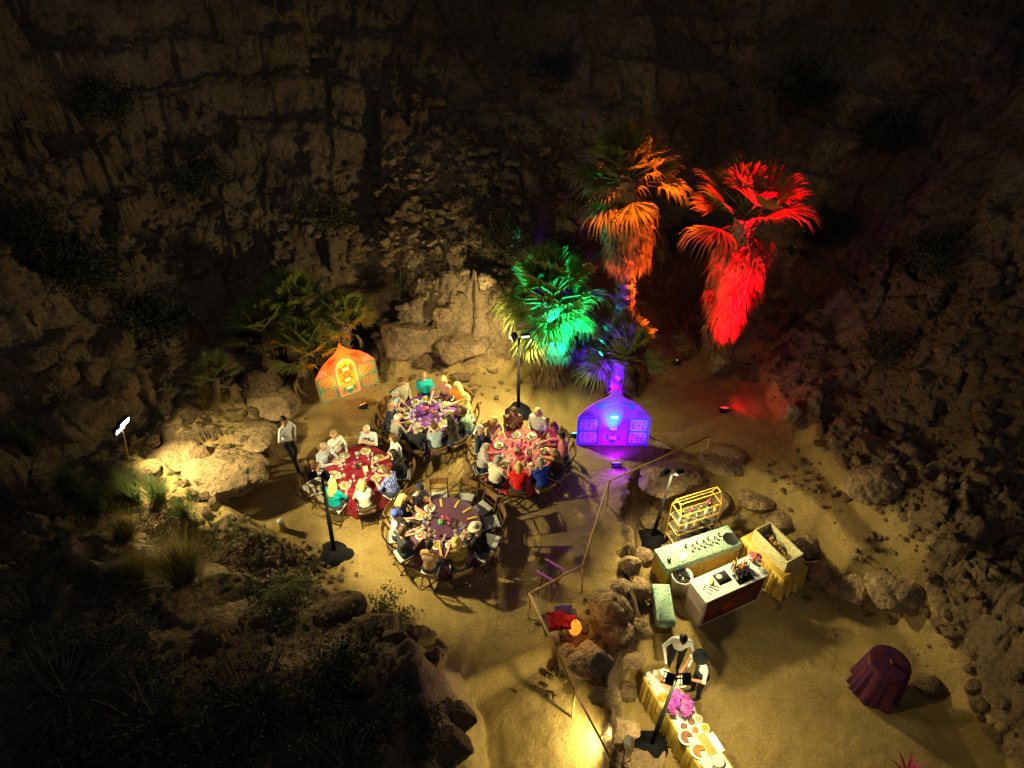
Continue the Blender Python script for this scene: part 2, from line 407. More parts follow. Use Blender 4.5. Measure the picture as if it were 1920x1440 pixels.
BOULDERS = [  # image place of the rock's middle, half width px, half height px, angular, pale, label
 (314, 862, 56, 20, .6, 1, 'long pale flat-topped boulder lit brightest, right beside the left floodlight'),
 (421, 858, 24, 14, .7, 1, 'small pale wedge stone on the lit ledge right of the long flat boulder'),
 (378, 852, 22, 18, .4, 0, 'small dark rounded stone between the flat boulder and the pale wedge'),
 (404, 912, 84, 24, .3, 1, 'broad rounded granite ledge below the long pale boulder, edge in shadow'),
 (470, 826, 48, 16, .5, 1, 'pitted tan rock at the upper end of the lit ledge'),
 (484, 722, 47, 33, .3, 0, 'smooth grey round boulder below the left palm clump'),
 (512, 757, 56, 34, .6, 1, 'cracked pale boulder under the smooth grey round one by the palms'),
 (100, 640, 34, 22, .5, 0, 'uppermost brownish boulder of the dark pile at far left'),
 (62, 676, 36, 26, .4, 0, 'slanting oval boulder at the left edge of the dark pile'),
 (214, 645, 45, 34, .8, 0, 'big triangular boulder crowning the dark pile on the left'),
 (108, 718, 36, 34, .4, 0, 'large leaning boulder in the middle of the dark left pile'),
 (172, 702, 25, 26, .4, 0, 'upright egg-shaped boulder beside the large leaning one in the left pile'),
 (232, 722, 26, 36, .4, 0, 'tall brown boulder below the triangular one in the left pile'),
 (266, 726, 22, 38, .4, 0, 'narrow upright slab at the right end of the dark left pile'),
 (145, 752, 13, 18, .5, 0, 'small square stone at the foot of the left pile'),
 (120, 754, 11, 14, .5, 0, 'little dark stone left of the small square one in the left pile'),
 (307, 742, 15, 15, .7, 0, 'lone pointed stone on the sand between pile and small palm'),
 (345, 704, 34, 14, .5, 0, 'low flat rock behind the small palm left of the clump'),
 (140, 805, 48, 38, .3, 0, 'wide dim boulder left of the lit floodlight'),
 (762, 650, 66, 62, 1.0, 0, 'great dark leaning rock slab right of the orange painted board'),
 (872, 668, 78, 40, 1.0, 0, 'long fractured pale rock behind the far purple dining table'),
 (830, 596, 26, 26, .6, 0, 'squarish block wedged on top between the two great middle rocks'),
 (908, 532, 18, 28, .9, 1, 'upright tan block standing left of the green-lit palm'),
 (932, 604, 34, 30, .4, 0, 'rounded reddish boulder just left of the green-lit palm skirt'),
 (800, 690, 36, 20, .9, 0, 'pale yellow rock foot between the slab and the fractured rock'),
 (1352, 884, 42, 18, .3, 1, 'low flat-topped boulder at the handrail end above the bar'),
 (1240, 915, 70, 30, .2, 0, 'wide flat slab washed with violet light beside the handrail'),
 (1345, 946, 22, 34, .4, 0, 'tall boulder leaning behind the gold bottle shelf'),
 (1420, 955, 30, 24, .6, 0, 'blocky boulder behind the gold-draped corner of the bar'),
 (1469, 986, 27, 19, .7, 0, 'tan wedge boulder behind the stone drinks trough'),
 (1514, 1032, 22, 28, .6, 0, 'narrow dark boulder right of the drinks trough'),
 (1208, 1040, 17, 32, .4, 0, 'tall narrow boulder beside the black sandbag at the bar'),
 (1196, 1108, 22, 30, .3, 0, 'round boulder left of the crate draped in aqua cloth'),
 (1145, 1142, 33, 36, .3, 0, 'big rounded boulder right of the glowing orange lantern'),
 (1172, 1150, 14, 22, .4, 0, 'small smooth stone against the big boulder by the lantern'),
 (1108, 1248, 38, 36, .6, 0, 'big flat-topped block right of the handrail steps'),
 (1072, 1228, 18, 14, .6, 0, 'small broken stone above the flat block by the steps'),
 (1150, 1205, 34, 24, .4, 0, 'sunken dim boulder between lantern rocks and serving table'),
 (1132, 1316, 28, 11, .4, 0, 'low stone below the flat block at the handrail'),
 (1156, 1385, 34, 9, .3, 1, 'smooth greenish slab left of the bottom light mast'),
 (1212, 1440, 36, 12, .3, 1, 'pale boulder at the bottom edge under the silver floodlight'),
 (1178, 1062, 20, 26, .6, 0, 'blocky stone of the terrace wall left of the tall narrow boulder'),
 (1166, 1104, 18, 18, .5, 0, 'stone on the terrace rim left of the round boulder by the crate'),
 (1216, 978, 20, 16, .6, 0, 'stone on the terrace rim above the black sandbag at the bar'),
 (1192, 1188, 24, 22, .5, 0, 'dull stone of the terrace wall below the aqua crate'),
 (1180, 1242, 24, 22, .6, 0, 'brown stone of the terrace wall left of the servers'),
 (1176, 1300, 22, 20, .5, 0, 'brown stone of the terrace wall left of the serving table end'),
 (1292, 925, 26, 16, .6, 0, 'stone on the terrace rim behind the top of the gold shelf'),
 (1540, 1075, 24, 20, .6, 0, 'dim stone right of the gold corner table, above the paired boulders'),
 (1598, 1112, 36, 30, .5, 0, 'left one of two boulders right of the gold-draped table'),
 (1676, 1136, 46, 34, .3, 0, 'larger right one of two boulders beyond the gold-draped table'),
 (1484, 772, 26, 46, .9, 1, 'pale cracked face of rock at the right end of the camp floor'),
 (1638, 838, 38, 24, .9, 0, 'jutting angular block halfway up the right slope'),
 (1640, 920, 44, 34, .5, 0, 'humped boulder at the foot of the right slope'),
 (1745, 1292, 22, 18, .5, 0, 'lone dull boulder on the sand right of the tall draped table'),
 (1840, 1326, 16, 14, .6, 0, 'left of two pale stones at the lower right edge'),
 (1884, 1324, 14, 12, .6, 0, 'right of two pale stones at the lower right edge'),
 (640, 1140, 40, 22, .6, 0, 'grey rock under the leafy bush at the head of the near outcrop'),
 (790, 1196, 30, 26, .8, 0, 'dark block on the rim of the near outcrop'),
 (815, 1228, 26, 34, .8, 0, 'split block below the rim of the near outcrop'),
 (860, 1330, 34, 60, .8, 0, 'tall tan rock face of the near outcrop beside the path'),
 (840, 1410, 46, 40, .8, 0, 'lowest tan rock face of the near outcrop at the bottom'),
 (700, 1180, 44, 24, .7, 0, 'grey shelf rock behind the rim of the near outcrop'),
]
for i, (u, v, hw, hh, ang, pale, lab) in enumerate(BOULDERS):
    lift = .3
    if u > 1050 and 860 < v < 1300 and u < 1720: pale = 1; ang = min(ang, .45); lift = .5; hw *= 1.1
    c = T(u, v + hh * .55); t = np.linalg.norm(c - np.array([0, 0, CH])) / FPX
    sx = hw * t * 1.08; sz = min(hh * t * .85, sx * 1.1); sy = .8 * sx
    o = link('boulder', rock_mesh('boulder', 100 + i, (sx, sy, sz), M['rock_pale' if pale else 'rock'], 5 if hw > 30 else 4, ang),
             loc=(c[0], c[1] + sy * .45, .5 * float(hz(c[0], c[1])) + .5 * float(hz(c[0], c[1] + sy * .45)) + sz * lift), rot=(0, 0, random.uniform(-.25, .25)))
    tag(o, lab, 'boulder')

def merged(name, protos, places, m, smooth=False):
    """many small bits joined: places rows x,y,z,scale,yaw,tilt"""
    vs_ = []; fs = []; n = 0
    for k, (x, y, z, s3, yaw, tilt) in enumerate(places):
        p, f = protos[k % len(protos)]
        q = p * np.array(s3)
        ct, st = math.cos(tilt), math.sin(tilt); q = np.stack([q[:, 0], q[:, 1] * ct - q[:, 2] * st, q[:, 1] * st + q[:, 2] * ct], 1)
        ca, sa = math.cos(yaw), math.sin(yaw); q = np.stack([q[:, 0] * ca - q[:, 1] * sa, q[:, 0] * sa + q[:, 1] * ca, q[:, 2]], 1)
        vs_.append(q + np.array([x, y, z])); fs.append(np.array(f) + n); n += len(p)
    me = bpy.data.meshes.new(name); me.from_pydata(np.concatenate(vs_).tolist(), [], np.concatenate(fs).tolist())
    me.materials.append(m)
    if smooth: me.polygons.foreach_set('use_smooth', np.ones(len(me.polygons), bool))
    return me
protos = [rock_shape(500 + i, 2, 1.0) for i in range(8)]; protos_s = [rock_shape(520 + i, 1, 1.0) for i in range(8)]
pl = []; ps = []
N = 11000
rx = rng.uniform(-20, 20, N); ry = rng.uniform(3, 31, N)
rb, rd, rdo, rdl = base_height(rx, ry)
dens = fbm(rx * .35, ry * .35, 111, 3)
for x, y, do, dl, dn in zip(rx, ry, rdo, rdl, dens):
    if do > .02 and dn > -.18:
        s = (.04 + .18 * rng.random() ** 3.4) * (.75 if y > 18 or x > 5 else 1) + (.25 * rng.random() if rng.random() < .05 else 0)
        (pl if s > .13 else ps).append((x, y, float(hz(x, y)) + s * .15, (s * rng.uniform(.8, 1.5), s, s * rng.uniform(.5, .9)), rng.uniform(0, 6.28), rng.uniform(-.5, .5)))
# rubble along the foot of every slope and by the handrail steps
for u, v, n, sp in ((1090, 1195, 40, .5), (1195, 1095, 30, .3), (1060, 1260, 30, .35), (1230, 940, 20, .5), (430, 780, 60, .8), (520, 1060, 90, .7), (470, 1020, 90, .7), (700, 715, 20, .4), (880, 730, 50, .9), (1500, 900, 60, .8), (1650, 1050, 80, .8), (1420, 700, 60, .7)):
    c = T(u, v)
    for _ in range(n):
        x, y = c[0] + rng.normal() * sp, c[1] + rng.normal() * sp * .6; s = rng.uniform(.03, .12)
        ps.append((x, y, float(hz(x, y)) + s * .2, (s * 1.3, s, s * .7), rng.uniform(0, 6.28), rng.uniform(-.4, .4)))
for u, v, n, su, sv in ((840, 400, 260, 130, 60), (690, 460, 160, 80, 60), (960, 300, 120, 120, 60), (330, 460, 160, 150, 70), (1620, 850, 130, 110, 90), (1800, 650, 120, 90, 120), (1750, 1050, 120, 70, 110)):
    for _ in range(n):
        c = T(u + rng.normal() * su, v + rng.normal() * sv)
        if c[1] > 34 or polydist(np.array([c[0]]), np.array([c[1]]), P_all)[0] < .3: continue
        s = rng.uniform(.06, .14) + .22 * rng.random() ** 4
        pl.append((c[0], c[1], c[2] + s * .25, (s * rng.uniform(.9, 1.5), s, s * rng.uniform(.6, .9)), rng.uniform(0, 6.28), rng.uniform(-.5, .5)))
for nm, pr, plc, lab in (('scree', protos, pl, 'loose angular stones strewn over the canyon slopes'), ('gravel', protos_s, ps, 'small broken gravel scattered on the slopes and rims')):
    o = link(nm, merged(nm, pr, plc, M['rock'], False)); tag(o, lab, nm, kind='stuff')

# ------------------------------------------------------------------ shrubs and grasses
def shrub_meshes(seed, nb, nl, leaf, spread, lm, up=.7):
    r = np.random.default_rng(seed); st = MB(); V_ = []; F_ = []
    for b in range(nb):
        a = r.uniform(0, 6.28); tilt = r.uniform(.15, spread); L = r.uniform(.6, 1.05)
        p = np.zeros(3); d = np.array([math.cos(a) * math.sin(tilt), math.sin(a) * math.sin(tilt), math.cos(tilt) * up]); pts = [p]
        for k in range(4):
            d = d + r.normal(size=3) * .16; d[2] += .03; p = p + d / np.linalg.norm(d) * L / 4; pts.append(p)
        st.path(pts, [.016, .012, .009, .006, .003], 3, cap=False)
        for k in range(nl):
            i = min(3, int(1 + 3 * r.random() ** .7)); q = pts[i] + (pts[i + 1] - pts[i]) * r.random() + r.normal(size=3) * .075
            e1 = r.normal(size=3); e1 /= np.linalg.norm(e1); e2 = np.cross(e1, r.normal(size=3)); e2 /= np.linalg.norm(e2)
            s_ = leaf * r.uniform(.6, 1.4); o = len(V_)
            V_ += [q - e1 * s_, q + e2 * s_ * .45, q + e1 * s_, q - e2 * s_ * .45]; F_.append((o, o + 1, o + 2, o + 3))
    lf = MB(); lf.add(V_, F_)
    return st.mesh('stems', M['twig']), lf.mesh('foliage', lm)
SH = {'dark': [shrub_meshes(i, 40, 90, .034, 1.3, M['shrub_dark']) for i in (1, 2)],
      'olive': [shrub_meshes(i, 30, 55, .032, 1.2, M['shrub']) for i in (3, 4)],
      'creosote': [shrub_meshes(i, 24, 70, .045, 1.15, M['creosote'], .8) for i in (5, 6)],
      'twiggy': [shrub_meshes(i, 60, 40, .022, 1.35, M['shrub_dark']) for i in (7, 8)],
      'russet': [shrub_meshes(i, 34, 50, .025, 1.35, M['redbrush'], .5) for i in (9, 10)]}
def grass_mesh(seed, n, m, spread, wid=.006, curve=.5):
    r = np.random.default_rng(seed); V_ = []; F_ = []
    for k in range(n):
        a = r.uniform(0, 6.28); t = abs(r.normal()) * spread; L = r.uniform(.5, 1.1); b0 = np.array([math.cos(a), math.sin(a), 0]) * .12 * r.random()
        d = np.array([math.cos(a) * math.sin(t), math.sin(a) * math.sin(t), math.cos(t)]); s = np.array([-math.sin(a), math.cos(a), 0]) * wid
        m1 = b0 + d * L * .55; tip = b0 + d * L + np.array([math.cos(a), math.sin(a), -.6]) * curve * L * t * .35; o = len(V_)
        V_ += [b0 - s, b0 + s, m1 + s * .8, m1 - s * .8, tip]; F_ += [(o, o + 1, o + 2, o + 3), (o + 3, o + 2, o + 4)]
    mb = MB(); mb.add(V_, F_); return mb.mesh('blades', m)
GR = {'straw': [grass_mesh(i, 1300, M['grass'], .42, .004, .3) for i in (1, 2)], 'weed': [grass_mesh(i, 520, M['weed'], .3, .006, .25) for i in (3, 4)]}
BUSH = [ # place px, radius px, kind, label
 (285, 590, 78, 'dark', 'large dark bush on the left hillside above the boulder pile'), (150, 490, 92, 'dark', 'broad black bush high on the far left hillside'),
 (60, 420, 60, 'dark', 'dim bush near the left edge, above all others there'), (622, 392, 58, 'olive', 'olive bush in the hillside hollow above the left palm clump'),
 (755, 520, 42, 'olive', 'small olive bush above the great leaning rock'), (950, 440, 72, 'olive', 'loose olive bush on the slope above the green-lit palm'),
 (1060, 470, 48, 'olive', 'wiry bush between the green-lit palm and the tall palm'), (1290, 440, 54, 'dark', 'dark bush between the tall palm and the red palm'),
 (1640, 640, 62, 'olive', 'dim bush on the ridge right of the red palm'), (1540, 420, 60, 'dark', 'dark bush on the slope right of the red palm crown'),
 (1040, 130, 50, 'dark', 'dark bush high on the cliff above the tall palm'), (1750, 470, 70, 'dark', 'dim bush on the upper right hillside'),
 (380, 330, 60, 'dark', 'dark bush in the upper left hillside'), (1500, 160, 70, 'dark', 'black bush in the gully at upper right'),
 (200, 200, 60, 'dark', 'barely visible bush at the top left'), (1660, 250, 60, 'dark', 'black bush below the top right corner'),
 (540, 1112, 74, 'creosote', 'dense green bush at the head of the near outcrop'), (722, 1142, 58, 'creosote', 'open leafy bush silhouetted on the sand below the near purple table'),
 (415, 1030, 56, 'russet', 'russet brush on the weedy bank left of the light mast'), (300, 985, 50, 'russet', 'brown brush below the green weeds by the floodlight'),
 (480, 1270, 110, 'twiggy', 'big twiggy bush in the middle of the dark near hill'), (300, 1310, 110, 'twiggy', 'dark twiggy bush on the near hill, left of the big one'),
 (120, 1260, 100, 'twiggy', 'twiggy bush at the left edge of the near hill'), (640, 1390, 110, 'twiggy', 'twiggy bush at the bottom of the near hill beside the outcrop'),
 (400, 1430, 110, 'dark', 'dark bush at the bottom edge of the near hill'), (150, 1420, 100, 'dark', 'dark bush in the bottom left corner'),
 (640, 1240, 80, 'dark', 'dark green bush behind the rocks of the near outcrop'), (780, 1330, 60, 'dark', 'small bush growing on the face of the near outcrop'),
 (250, 1180, 60, 'twiggy', 'low twiggy bush on the crest of the near hill'), (60, 1130, 60, 'twiggy', 'thin bush on the crest at the left edge'),
 (800, 1400, 40, 'olive', 'olive bush at the foot of the near outcrop by the path')]
for i, (u, v, rp, kind, lab) in enumerate(BUSH):
    c = T(u, v + rp * .45); t = np.linalg.norm(c - np.array([0, 0, CH])) / FPX; s = rp * t * 1.25
    o = thing('shrub', lab, 'bush', c - np.array([0, 0, .05]), random.uniform(0, 6.28)); o.scale = (s, s, s * .9)
    st, lf = SH[kind][i % 2]; link('stems', st, o); link('foliage', lf, o)
TUS = [(350, 1090, 62, 'straw', 'big straw-coloured grass tussock on the bank below the weeds'), (262, 1085, 34, 'straw', 'smaller dry tussock left of the big straw one'),
 (250, 935, 46, 'weed', 'tall green weeds just below the floodlight stand'), (200, 960, 44, 'weed', 'green weeds at the left of the weedy bank'), (300, 940, 38, 'weed', 'thin green weeds below the long pale boulder'),
 (345, 975, 34, 'weed', 'weeds in the middle of the weedy bank'), (140, 930, 44, 'weed', 'dim weeds left of the floodlight stand'), (388, 765, 28, 'straw', 'yellow tussock under the small left palm'),
 (240, 1010, 36, 'straw', 'dry grass low on the weedy bank'), (60, 850, 40, 'weed', 'dim weeds at the left edge below the boulder pile')]
for i, (u, v, rp, kind, lab) in enumerate(TUS):
    c = T(u, v); t = np.linalg.norm(c - np.array([0, 0, CH])) / FPX; s = rp * t * 1.6
    o = thing('grass_tussock', lab, 'grass', c - np.array([0, 0, .02]), random.uniform(0, 6.28)); o.scale = (s * 1.15, s * 1.15, s)
    link('blades', GR[kind][i % 2], o)
# ground cover on the weedy bank
cov = []
for _ in range(240):
    u, v = rng.uniform(60, 520), rng.uniform(890, 1110)
    c = T(u, v)
    if polydist(np.array([c[0]]), np.array([c[1]]), P_all)[0] > .1: cov.append((c[0], c[1], c[2], (.25, .25, .22 * rng.uniform(.5, 1.4)), rng.uniform(0, 6.28), 0))
def as_proto(me): 
    return np.array([v.co[:] for v in me.vertices]), [tuple(p.vertices) for p in me.polygons]
gp = []
for i in range(4):
    g = grass_mesh(30 + i, 26, M['grass'], .7, .02); v, f = as_proto(g); gp.append((v, [q if len(q) == 4 else (q[0], q[1], q[2], q[2]) for q in f]))
vs_ = []; fs = []; n = 0
for k, (x, y, z, s3, yaw, _) in enumerate(cov):
    p, f = gp[k % 4]; ca, sa = math.cos(yaw), math.sin(yaw); q = p * np.array(s3)
    vs_.append(np.stack([q[:, 0] * ca - q[:, 1] * sa + x, q[:, 0] * sa + q[:, 1] * ca + y, q[:, 2] + z], 1)); fs += [tuple(dict.fromkeys(int(i) + n for i in g)) for g in f]; n += len(p)
me = bpy.data.meshes.new('ground_cover'); me.from_pydata(np.concatenate(vs_).tolist(), [], fs); me.materials.append(M['weed'])
tag(link('ground_cover', me), 'low dry weeds covering the bank left of the dining tables', 'ground cover', kind='stuff')

# ------------------------------------------------------------------ palms
def frond_mesh(seed, m, nseg=26, rad=.85, pet=.6, droop=.35, fold=.2, arc=2.5, thread=True):
    """a fan leaf: stalk along +y, then pleated segments spreading from its end"""
    r = np.random.default_rng(seed); mb = MB()
    mb.path([(0, 0, 0), (0, pet * .5, .02), (0, pet, 0)], [.022, .016, .012], 4)
    hub = np.array([0, pet, 0])
    for k in range(nseg):
        a = (k / (nseg - 1) - .5) * arc * 1.0 + r.normal() * .03
        L = rad * (1 - .28 * abs(a / 1.3) ** 2) * r.uniform(.88, 1.08)
        d = np.array([math.sin(a), math.cos(a), fold * abs(math.sin(a))]); s = np.array([math.cos(a), -math.sin(a), 0])
        w1 = L * arc / nseg * .42
        p1 = hub + d * L * .5 + np.array([0, 0, -droop * .08]); dr = droop * r.uniform(.7, 1.5)
        p2 = hub + d * L * .82 + np.array([0, 0, -dr * .32 * L]); p3 = hub + d * L * 1.0 + np.array([0, 0, -dr * .8 * L])
        z = np.array([0, 0, w1 * .7])
        V_ = [hub, p1 - s * w1, p1 + z, p1 + s * w1, p2 - s * w1 * .45, p2 + s * w1 * .45, p3]
        mb.add(V_, [(0, 1, 2), (0, 2, 3), (1, 4, 2), (2, 4, 5), (2, 5, 3), (4, 6, 5)])
    return mb.mesh('frond', [m])
FR = {'up': [frond_mesh(i, M['palm'], 26, .8, .7, .22) for i in (1, 2)], 'droop': [frond_mesh(i, M['palm'], 26, .85, .75, .55, .1) for i in (3, 4)],
      'dry': [frond_mesh(i, M['deadpalm'], 24, .8, .6, 1.1, .05, 2.0) for i in (5, 6)]}
def skirt_mesh(seed, r_top, r_bot, z_top, z_bot, n, rmid=None):
    r = np.random.default_rng(seed); V_ = []; F_ = []
    for k in range(n):
        a = r.uniform(0, 6.28); zt = z_bot + (z_top - z_bot) * r.random() ** .8; fz = (zt - z_bot) / (z_top - z_bot)
        rr = r_bot + (r_top - r_bot) * fz + r.normal() * .1
        L = min(r.uniform(.5, 1.1), zt - z_bot + r.uniform(.1, .5))
        c0 = np.array([math.cos(a) * rr * .55, math.sin(a) * rr * .55, zt]); tang = np.array([-math.sin(a), math.cos(a), 0])
        for j in range(9):
            b = r.normal() * .13; l2 = L * r.uniform(.7, 1.1); out = np.array([math.cos(a), math.sin(a), 0])
            m1 = c0 + out * rr * .35 + tang * b * .6 - np.array([0, 0, l2 * .35]); tip = c0 + out * (rr * .42 + r.normal() * .04) + tang * b * 1.3 - np.array([0, 0, l2])
            w_ = tang * r.uniform(.012, .024); o = len(V_); V_ += [c0, m1 - w_, m1 + w_, tip]; F_ += [(o, o + 1, o + 2), (o + 1, o + 3, o + 2)]
    mb = MB(); mb.add(V_, F_); return mb.mesh('dead_leaf_skirt', M['deadpalm'])
def palm(name, lab, base, top, rt, crown, nf, skirt=None, ndry=0, seed=0, els=(-35, 80)):
    r = np.random.default_rng(seed); base = np.array(base); top = np.array(top)
    o = thing(name, lab, 'palm', base)
    tp = top - base; hgt = max(np.linalg.norm(tp), .2)
    tr = MB(); k = max(4, int(hgt / .18)); pts = []; rad = []
    for i in range(k + 1):
        pts.append(tp * i / k + np.array([0, 0, -.15 if i == 0 else 0])); rad.append(rt * (1.25 - .3 * i / k) * (1.09 if i % 2 else .95))
    tr.path(pts, rad, 14); part('trunk', tr, M['trunk'], o)
    # cut leaf bases round the trunk
    if hgt > 1.5:
        cb = MB()
        for i in range(int(hgt * 34)):
            f = r.random(); a = r.uniform(0, 6.28); p = tp * f; q = p + np.array([math.cos(a), math.sin(a), 0]) * rt * 1.0
            e = q + np.array([math.cos(a) * .12, math.sin(a) * .12, .1 + .05 * r.random()])
            cb.path([q, e], [.035, .015], 4, .6)
        part('leaf_bases', cb, M['trunk'], o)['kind'] = 'stuff'
    for i in range(nf):
        a = i * 2.39996 + r.normal() * .15; f = (i + .5) / nf
        el = R(els[0] + (els[1] - els[0]) * (f ** .8)) + r.normal() * .1
        fr = (FR['up'] if el > R(15) else FR['droop'])[i % 2]; s = crown / 1.5 * r.uniform(.88, 1.12) * (1 - .15 * f)
        link('frond', fr, o, tp + np.array([0, 0, (f - .5) * .25 * crown]), Euler((el, r.normal() * .25, a), 'XYZ'), (s, s, s))
    for i in range(ndry):
        a = i * 2.39996 + r.normal() * .3; el = R(r.uniform(-75, -30)); s = crown / 1.5 * r.uniform(.7, 1.05)
        link('dry_frond', FR['dry'][i % 2], o, tp - np.array([0, 0, .15 * crown + .1 * r.random()]), Euler((el, r.normal() * .3, a), 'XYZ'), (s, s, s))
    if skirt:
        r1, r2, z1, z2, n_ = skirt
        sk = link('dead_leaf_skirt', skirt_mesh(seed + 50, r1, r2, z1, z2, n_), o); sk['kind'] = 'stuff'
        sk.location = (tp[0] * .75, tp[1] * .75, 0)
    return o
def at_y(u, v, y):
    d = ray(u, v); t = y / d[1]; return np.array([d[0] * t, y, CH + d[2] * t])
def onground(u, v):
    return T(u, v)
b = onground(1040, 716); palm('fan_palm', 'bushy fan palm lit green and turquoise, beside the central light mast', b, at_y(1035, 560, b[1] + .1), .3, 1.7, 52, (.66, .5, 2.5, .35, 230), 6, 1, (-30, 86))
b = np.array([3.45, 17.6, float(hz(3.45, 17.6))])
palm('fan_palm', 'tallest fan palm with a shaggy skirt lit orange and blue', b, at_y(1180, 335, 17.6), .25, 1.6, 34, (.72, .62, 5.6 - b[2], 3.85 - b[2], 230), 12, 2, (-22, 84))
b = np.array([6.5, 17.4, float(hz(6.5, 17.4))])
palm('fan_palm', 'tall fan palm lit all red, at the right end of the camp', b, at_y(1398, 405, 17.4), .3, 1.9, 20, (.82, .4, 4.6 - b[2], 1.2 - b[2], 300), 9, 3, (-5, 80))
b = onground(1170, 728)
palm('fan_palm', 'short palm lit violet, right behind the violet-lit painted board', b, at_y(1165, 672, b[1] + .2), .3, 1.55, 20, (.5, .5, .9, .2, 60), 30, 4, (0, 84))
for k, (u, v, bu, bv, cr, lab) in enumerate(((500, 628, 505, 690, 1.25, 'leftmost palm of the unlit green clump by the orange board'), (560, 585, 560, 672, 1.3, 'rear palm of the green clump, its crown highest'),
        (645, 608, 646, 688, 1.1, 'right palm of the green clump, its tips caught by orange light'), (572, 668, 572, 726, 1.2, 'front palm of the green clump, nearest the two stacked boulders'),
        (404, 712, 406, 748, .8, 'small lone palm with dry stalks left of the clump'))):
    b = onground(bu, bv); palm('fan_palm', lab, b, at_y(u, v, b[1]), .16 if k < 4 else .1, cr * 1.15, 24 if k < 4 else 14, None, 4, 10 + k, (12, 86))

# ------------------------------------------------------------------ lamps
def spot(name, loc, target, energy, color, cone=120, blend=.5, size=.06):
    l = bpy.data.lights.new(name, 'SPOT'); l.energy = energy; l.color = color; l.spot_size = R(cone); l.spot_blend = blend; l.shadow_soft_size = size
    o = bpy.data.objects.new(name, l); col.objects.link(o); o.location = loc
    o.rotation_euler = (Vector(target) - Vector(loc)).to_track_quat('-Z', 'Y').to_euler(); return o
WARM = (1.0, .86, .41)
M['lens'] = mat('lit_flood_lens', (.9, .9, .85), .3, emit=(1, .93, .75), es=14)
def led_lens(nm, c, s=6): M[nm] = mat(nm, (.5, .5, .5), .3, emit=c, es=s); return M[nm]
def flood_head(parent, loc, target, lens=True, mname='lens', size=(.2, .09, .15)):
    """lamp head with yoke; lens faces target (all in the parent's local space)"""
    d = Vector(target) - Vector(loc); rot = d.to_track_quat('Y', 'Z').to_euler()
    mb = MB(); sx, sy, sz = size
    mb.prism([(-sx / 2, -sz / 2), (sx / 2, -sz / 2), (sx / 2, sz / 2), (-sx / 2, sz / 2)], -sy, 0)
    for k in range(5): mb.box((-sx / 2 + sx * (k + .5) / 5, -sy - .015, 0), (.008, .03, sz * .85))
    for s in (-1, 1): mb.box((s * (sx / 2 + .012), -sy * .5, -.04), (.01, .03, sz + .08))
    mb.box((0, -sy * .5, -sz / 2 - .045), (sx + .034, .03, .01))
    h = part('lamp_head', mb, M['black'], parent, loc=loc, rot=rot)
    ln = MB(); ln.prism([(-sx * .44, -sz * .42), (sx * .44, -sz * .42), (sx * .44, sz * .42), (-sx * .44, sz * .42)], .001, .012)
    part('lens', ln, M[mname] if lens else M['chrome'], h); return h
def bag_mesh(seed, r=.36):
    rr = np.random.default_rng(seed); mb = MB(); n = 20
    prof = [(.05, .2), (.16, .19), (.28, .13), (.36, .05), (.40, .0)]; V_ = []; ph = rr.uniform(0, 6.28, 4)
    for i, (q, z) in enumerate(prof):
        for j in range(n):
            a = 2 * math.pi * j / n; f = 1 + (.16 * math.sin(3 * a + ph[0]) + .1 * math.sin(5 * a + ph[1]) + .05 * math.sin(9 * a + ph[2])) * (i / 4)
            V_.append((math.cos(a) * q * f * r / .36, math.sin(a) * q * f * r / .36, z + .03 * math.sin(4 * a + ph[3]) * (i in (1, 2, 3))))
    F_ = [(i * n + j, (i + 1) * n + j, (i + 1) * n + (j + 1) % n, i * n + (j + 1) % n) for i in range(4) for j in range(n)] + [tuple(range(n))]
    mb.add(V_, F_); return mb
def mast(lab, base, top, heads, seed):
    base = np.array(base); tp = np.array(top) - base
    o = thing('light_mast', lab, 'light mast', base)
    mb = MB(); mb.path([(0, 0, .05), tp * .55, tp * .55 + .001, tp], [.05, .048, .036, .034], 10); part('pole', mb, M['polepaint'], o, True)
    part('weight_bag', bag_mesh(seed), M['blackbag'], o, True)
    mb = MB(); mb.path([tp + np.array([-.22, 0, .0]), tp + np.array([.22, 0, .0])], .018, 6); part('crossbar', mb, M['black'], o)
    for dx, target, en, cone, lit in heads:
        loc = tp + np.array([dx, -.1, .12]); tl = np.array(target) - base
        flood_head(o, loc, tl, lit)
        if en:
            dd = tl - loc; dd = dd / np.linalg.norm(dd)
            spot('flood_beam', base + loc + dd * .05, target, en, WARM, cone, .45, .07)
    return o
MB_ = G(972, 772); MT = at_y(973, 634, MB_[1])
mast('black light mast with two lit heads, standing behind the coral dining table', MB_, MT, [(-.17, (-3.0, 16.2, 1.4), 960, 174, True), (.17, (.6, 13.1, .5), 700, 150, True)], 1)
LB = G(628, 1040); LT = at_y(603, 893, LB[1])
mast('black light mast on the sand left of the near purple table', LB, LT, [(.17, (-1.2, 12.4, .4), 1000, 140, True), (-.17, (-5.5, 12.0, .5), 0, 150, False)], 2)
RB = G(1222, 1012, ZL); RT = at_y(1260, 890, RB[1] - .1)
mast('black light mast leaning behind the bar, beside the gold bottle shelf', RB, RT, [(-.16, (5.6, 9.6, ZL + .6), 600, 155, False), (.16, (5.0, 7.2, ZL), 420, 130, False)], 3)
BB = G(1220, 1400, ZL); BT = at_y(1268, 1272, BB[1] + .1)
mast('black light mast at the bottom, leaning over the serving table', BB, BT, [(-.15, (3.2, 6.4, ZL), 260, 105, False), (.17, (4.4, 6.3, ZL), 300, 120, False)], 4)
